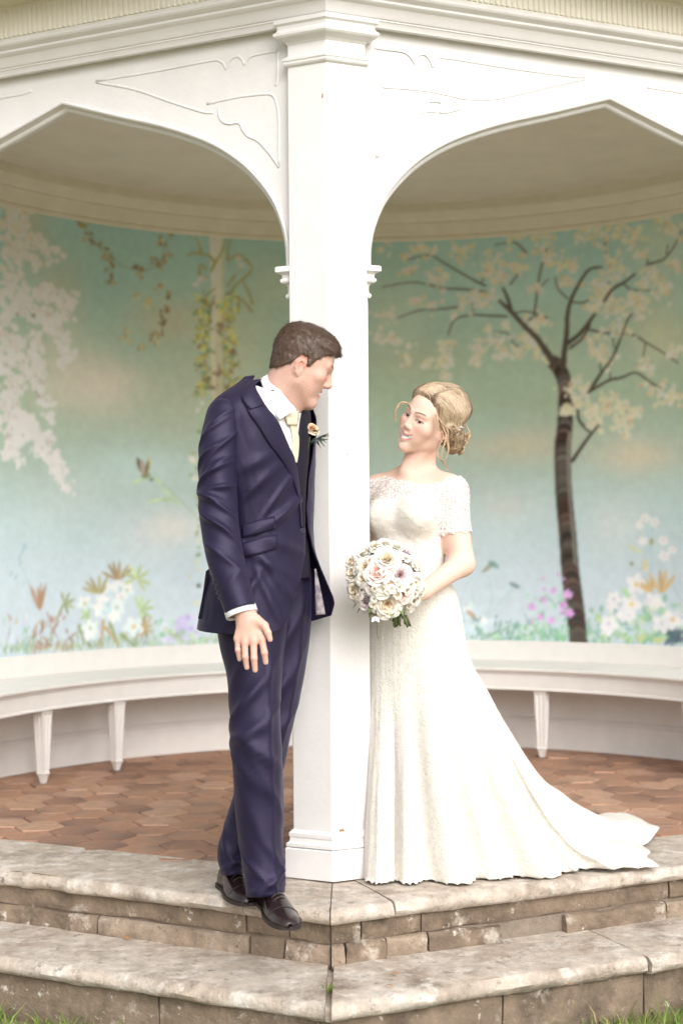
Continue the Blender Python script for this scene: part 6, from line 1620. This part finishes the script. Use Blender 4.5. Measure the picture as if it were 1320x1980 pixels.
RK = {'apricot': rose_mesh('rose', (.74, .40, .22), (.80, .54, .36), (.82, .64, .48), 8), 'cream': rose_mesh('rose', (.82, .69, .50), (.85, .78, .66), (.87, .83, .76), 1), 'peach': rose_mesh('rose', (.80, .60, .44), (.85, .75, .63), (.86, .80, .72), 2), 'blush': rose_mesh('rose', (.78, .36, .33), (.84, .62, .56), (.87, .79, .73), 3),
      'mauve': rose_mesh('rose', (.52, .33, .34), (.74, .63, .62), (.82, .76, .73), 4), 'lilac': rose_mesh('rose', (.58, .46, .48), (.74, .66, .66), (.83, .78, .76), 5), 'white': rose_mesh('rose', (.84, .79, .66), (.86, .83, .74), (.87, .85, .80), 6, 1.1)}
BC = np.array(bq.location); BRr = .112
def place_rose(kind, pos, nrm, r):
    o = link('rose', RK[kind], bq); o.matrix_parent_inverse = Matrix()
    o.location = Vector(pos) - bq.location; q_ = Vector(nrm).to_track_quat('Z', 'Y'); o.rotation_mode = 'QUATERNION'; o.rotation_quaternion = q_ @ Vector((0, 0, 1)).rotation_difference(Vector((RNG.uniform(-.15, .15), RNG.uniform(-.15, .15), 1)))
    o.scale = (r, r, r * RNG.uniform(.85, 1.0)); return o
fr = [('cream', 747, 1082, 24), ('blush', 730, 1108, 22), ('mauve', 773, 1112, 20), ('mauve', 721, 1135, 15), ('lilac', 709, 1165, 20), ('peach', 748, 1169, 25), ('blush', 779, 1149, 19), ('cream', 682, 1110, 18), ('white', 705, 1070, 18), ('lilac', 784, 1071, 17), ('cream', 806, 1098, 17), ('white', 806, 1127, 16),
      ('white', 802, 1160, 14), ('cream', 687, 1143, 20), ('white', 738, 1141, 14), ('white', 766, 1058, 16), ('cream', 727, 1056, 15), ('cream', 757, 1129, 13), ('peach', 705, 1095, 14), ('white', 791, 1176, 12), ('cream', 679, 1088, 14), ('blush', 753, 1107, 11), ('white', 796, 1083, 13), ('cream', 790, 1130, 13), ('peach', 770, 1178, 11), ('white', 745, 1050, 12), ('cream', 700, 1120, 12), ('mauve', 786, 1104, 10), ('white', 725, 1188, 11), ('cream', 815, 1142, 12)]
for kind, px, py, r in fr:
    p = at(px, py, 4.44); d = p - BC; d[1] = 0; rho = min(np.linalg.norm(d), BRr * .98); dep = math.sqrt(max(BRr ** 2 - rho ** 2, .0004)); pos = at(px, py, 4.44 - dep + .012); n_ = pos - BC; n_ = n_ / np.linalg.norm(n_) * .75 + np.array([0, -.45, .12]); place_rose(kind, pos, n_, r / 620. * 1.08)
for k in range(22):          # the far side of the ball
    a, b = RNG.uniform(0, 6.28), RNG.uniform(.05, 1.2); n_ = np.array([math.cos(a) * math.cos(b), abs(math.sin(b)) * .9 + .05, math.sin(a) * math.cos(b)]); n_ /= np.linalg.norm(n_)
    if n_[2] < -.6: continue
    pos = BC + n_ * BRr * .95
    place_rose(['cream', 'white', 'peach', 'lilac', 'blush'][RNG.integers(5)], pos, n_, RNG.uniform(.026, .034))
V, F = [], []
for i in range(13):
    for j in range(24):
        a, b = math.pi * i / 12, 2 * math.pi * j / 24; rr = .090 * (1 + .06 * vnoise(i * 1.3, j * 1.1, 2.)); V.append(BC + rr * np.array([math.sin(a) * math.cos(b), math.sin(a) * math.sin(b), math.cos(a)]))
mesh_obj('petal_core', V, [tuple(f) for f in grid_faces(13, 24, True)], M['petal'], bq, True, np.tile([.76, .69, .58], (len(V), 1)))
for k in range(70):         # small white filler florets between the roses
    a, b = RNG.uniform(0, 6.28), math.acos(RNG.uniform(-.1, 1)); n_ = np.array([math.sin(b) * math.cos(a), -math.cos(b), math.sin(b) * math.sin(a)])
    place_rose(['white', 'cream'][RNG.integers(2)], BC + n_ * BRr * RNG.uniform(.94, 1.03), n_ + np.array([0, -.3, .1]), RNG.uniform(.009, .014)).name = 'floret'
for k in range(24):
    a, rr = RNG.uniform(0, 6.28), .021 * math.sqrt(RNG.random()); o1 = np.array([math.cos(a), math.sin(a) * .8, 0]) * rr
    P = spline(np.array([at(755, 1140, 4.44) + o1 * 2.2, at(768, 1170, 4.44) + o1, at(776 + RNG.uniform(-9, 9), 1203 + RNG.uniform(-8, 12), 4.425) + o1 * 1.3]), 7)
    V, F = tube(P, [.0031] * 7, 7); mesh_obj('stem', V, F, M['stem'], bq, True)
def leaf_mesh(L, W, bend=.2):
    V, F = [], []
    for i in range(8):
        t = i / 7; w = W * math.sin(math.pi * t ** .8) ** .9 * .5
        for u in (-1, 0, 1): V.append((u * w, t * L, -bend * L * t * t + .12 * w * abs(u)))
    return V, [tuple(f) for f in grid_faces(8, 3)]
for k in range(7):
    a = RNG.uniform(3.4, 6.0); b = RNG.uniform(-.9, -.4); n_ = np.array([math.cos(a) * math.cos(b), -abs(math.sin(a) * math.cos(b)) * .8, math.sin(b) - .2]); n_ /= np.linalg.norm(n_); V, F = leaf_mesh(.045, .02)
    o = mesh_obj('leaf', V, F, M['leaf'], bq, True); o.matrix_parent_inverse = Matrix(); o.location = Vector(n_ * BRr * .8); o.rotation_euler = Vector(n_).to_track_quat('Y', 'Z').to_euler()
# one blossom hanging loose below on its thread of stem
P = spline(np.array([at(727, 1178, 4.36), at(728, 1195, 4.352), at(729, 1225, 4.35), at(731, 1236, 4.35)]), 9); V, F = tube(P, [.0011] * 9, 5); mesh_obj('stem', V, F, M['stem'], bq, True)
for a in range(5):
    V, F = leaf_mesh(.022, .016, -.4); o = mesh_obj('petal', V, F, None, bq, True); o.data.materials.append(M['shirt']); o.matrix_parent_inverse = Matrix(); o.location = Vector(at(726, 1192, 4.35)) - bq.location; o.rotation_euler = (math.radians(-70), math.radians(RNG.uniform(-15, 15)), a * 1.257)

# ================================================================== buttonhole
bt_c = drape(604, 829, .018); bt = empty('boutonniere', bt_c, 'peach rose buttonhole with spiky green sprigs on the navy lapel', 'boutonniere')
o = link('rose', RK['apricot'], bt); o.matrix_parent_inverse = Matrix(); o.scale = (.022, .022, .022); o.rotation_euler = (math.radians(55), 0, math.radians(35))
M['sprig'] = material('thistle_sprig', (.055, .085, .055), .6, .3, 40, 0, 1, color2=(.03, .035, .07))
for k in range(26):
    a = RNG.uniform(-2.6, .5); L = RNG.uniform(.026, .052); c = np.array([.014, -.010, -.030]); e = c + np.array([math.cos(a) * L * .9, RNG.uniform(-.012, .006), math.sin(a) * L * .75 + .004])
    V, F = tube(spline(np.array([c, (c + e) / 2 + RNG.normal(0, .003, 3), e]), 5) + bt_c, [.0011, .0016, .0014, .001, .0003], 4, False); mesh_obj('sprig', V, F, M['sprig'], bt, True)
V, F = tube(spline(np.array([drape(599, 845, .012), drape(595, 868, .012), drape(590, 893, .012)]), 6), [.002] * 6, 6); mesh_obj('stem', V, F, M['stem'], bt, True)
for a in (.4, 1.1, 2.0):
    V, F = leaf_mesh(.022, .010); o = mesh_obj('leaf', V, F, M['leaf'], bt, True); o.matrix_parent_inverse = Matrix(); o.location = (.004, -.008, -.008); o.rotation_euler = (math.radians(20), math.radians(20), -a)

# ================================================================== grass, weeds, fallen leaves
M['grass'] = material('grass_blades', (1, 1, 1), .55, .1, 10, 0, 1, attr=True, spec=.3)
def blades(P, H, name, spread=.5):
    n = len(P); a = RNG.uniform(0, 6.28, n); side = np.stack([np.cos(a), np.sin(a), 0 * a], 1) * (RNG.uniform(.0012, .0026, n))[:, None]
    lean = np.stack([RNG.normal(0, spread, n), RNG.normal(0, spread, n), np.ones(n)], 1) * H[:, None]; mid = P + lean * [.35, .35, .6]; tip = P + lean * [1, 1, .95]
    V = np.stack([P - side, P + side, mid + side * .8, mid - side * .8, tip + side * .1, tip - side * .1], 1).reshape(-1, 3); b = (np.arange(n) * 6)[:, None]
    F = np.vstack([b + [0, 1, 2, 3], b + [3, 2, 4, 5]])
    c = np.array([.16, .24, .045]) * RNG.uniform(.6, 1.5, (n, 1)); dry = RNG.random(n) < .16; c[dry] = np.array([.40, .34, .15]) * RNG.uniform(.7, 1.2, (dry.sum(), 1))
    return V, F, np.repeat(c, 6, 0)
n = 42000
x = RNG.uniform(-2.0, 2.0, n); y = RNG.uniform(2.9, 5.0, n); P = np.stack([x, y, np.full(n, GZ)], 1)
okL = ((P[:, :2] - C0) @ NL > .574) | ((P[:, :2] - C0) @ NR > .574); P = P[okL]
edge = np.minimum(np.abs((P[:, :2] - C0) @ NL - .58), np.abs((P[:, :2] - C0) @ NR - .58))
H = RNG.uniform(.022, .055, len(P)) * (1 + .5 * np.clip(fbm(P[:, 0] * 4, P[:, 1] * 4, 0, 2), -1, 1)) * np.where(np.abs(P[:, 0]) < .32, .6, 1.0) + .05 * (RNG.random(len(P)) < .05)
V, F, C = blades(P, H, 'grass'); gr = mesh_obj('grass', V, F, M['grass'], None, True, C); tag(gr, 'rough green grass growing against the lowest step', 'grass', kind='stuff')
def tuft(px, py, z, n, h, label):
    c = on_z(px, py, z); P = c + np.c_[RNG.normal(0, .010, (n, 2)), np.zeros(n)]; V, F, C = blades(P, RNG.uniform(.4, 1, n) * h, 't', .6); o = mesh_obj('weed_tuft', V, F, M['grass'], None, True, C * 1.1); tag(o, label, 'weed', 'weeds in the step joints')
tuft(636, 1918, Z1 - .012, 60, .022, 'small green weed growing in the front corner joint of the lower step')
tuft(144, 1925, GZ + .06, 4, .10, 'thin tall grass stem against the left lower riser')
tuft(850, 1955, GZ + .02, 10, .09, 'sparse grass stems against the right lower riser')
M['dry_leaf'] = material('dry_leaf', (.42, .22, .09), .7, .25, 50, .0004, 100)
for px, py, lab in [(238, 1812, 'dry orange leaf lying on the left lower step'), (770, 1884, 'curled brown leaf near the front of the right lower step'), (760, 1907, 'small dry leaf scrap beside the front slab joint'), (1098, 1905, 'tiny pale leaf scrap on the right lower step')]:
    V, F = leaf_mesh(.03, .014, .25); o = mesh_obj('fallen_leaf', V, F, M['dry_leaf'], None, True); c = on_z(px, py, Z1 + .008); o.location = c; o.rotation_euler = (.15, RNG.uniform(-.3, .3), RNG.uniform(0, 6.28)); tag(o, lab, 'leaf', 'fallen leaves on the steps')
SC.cycles.max_bounces = 8; SC.cycles.diffuse_bounces = 4; SC.cycles.glossy_bounces = 3; SC.cycles.transparent_max_bounces = 12; SC.cycles.caustics_reflective = False; SC.cycles.caustics_refractive = False
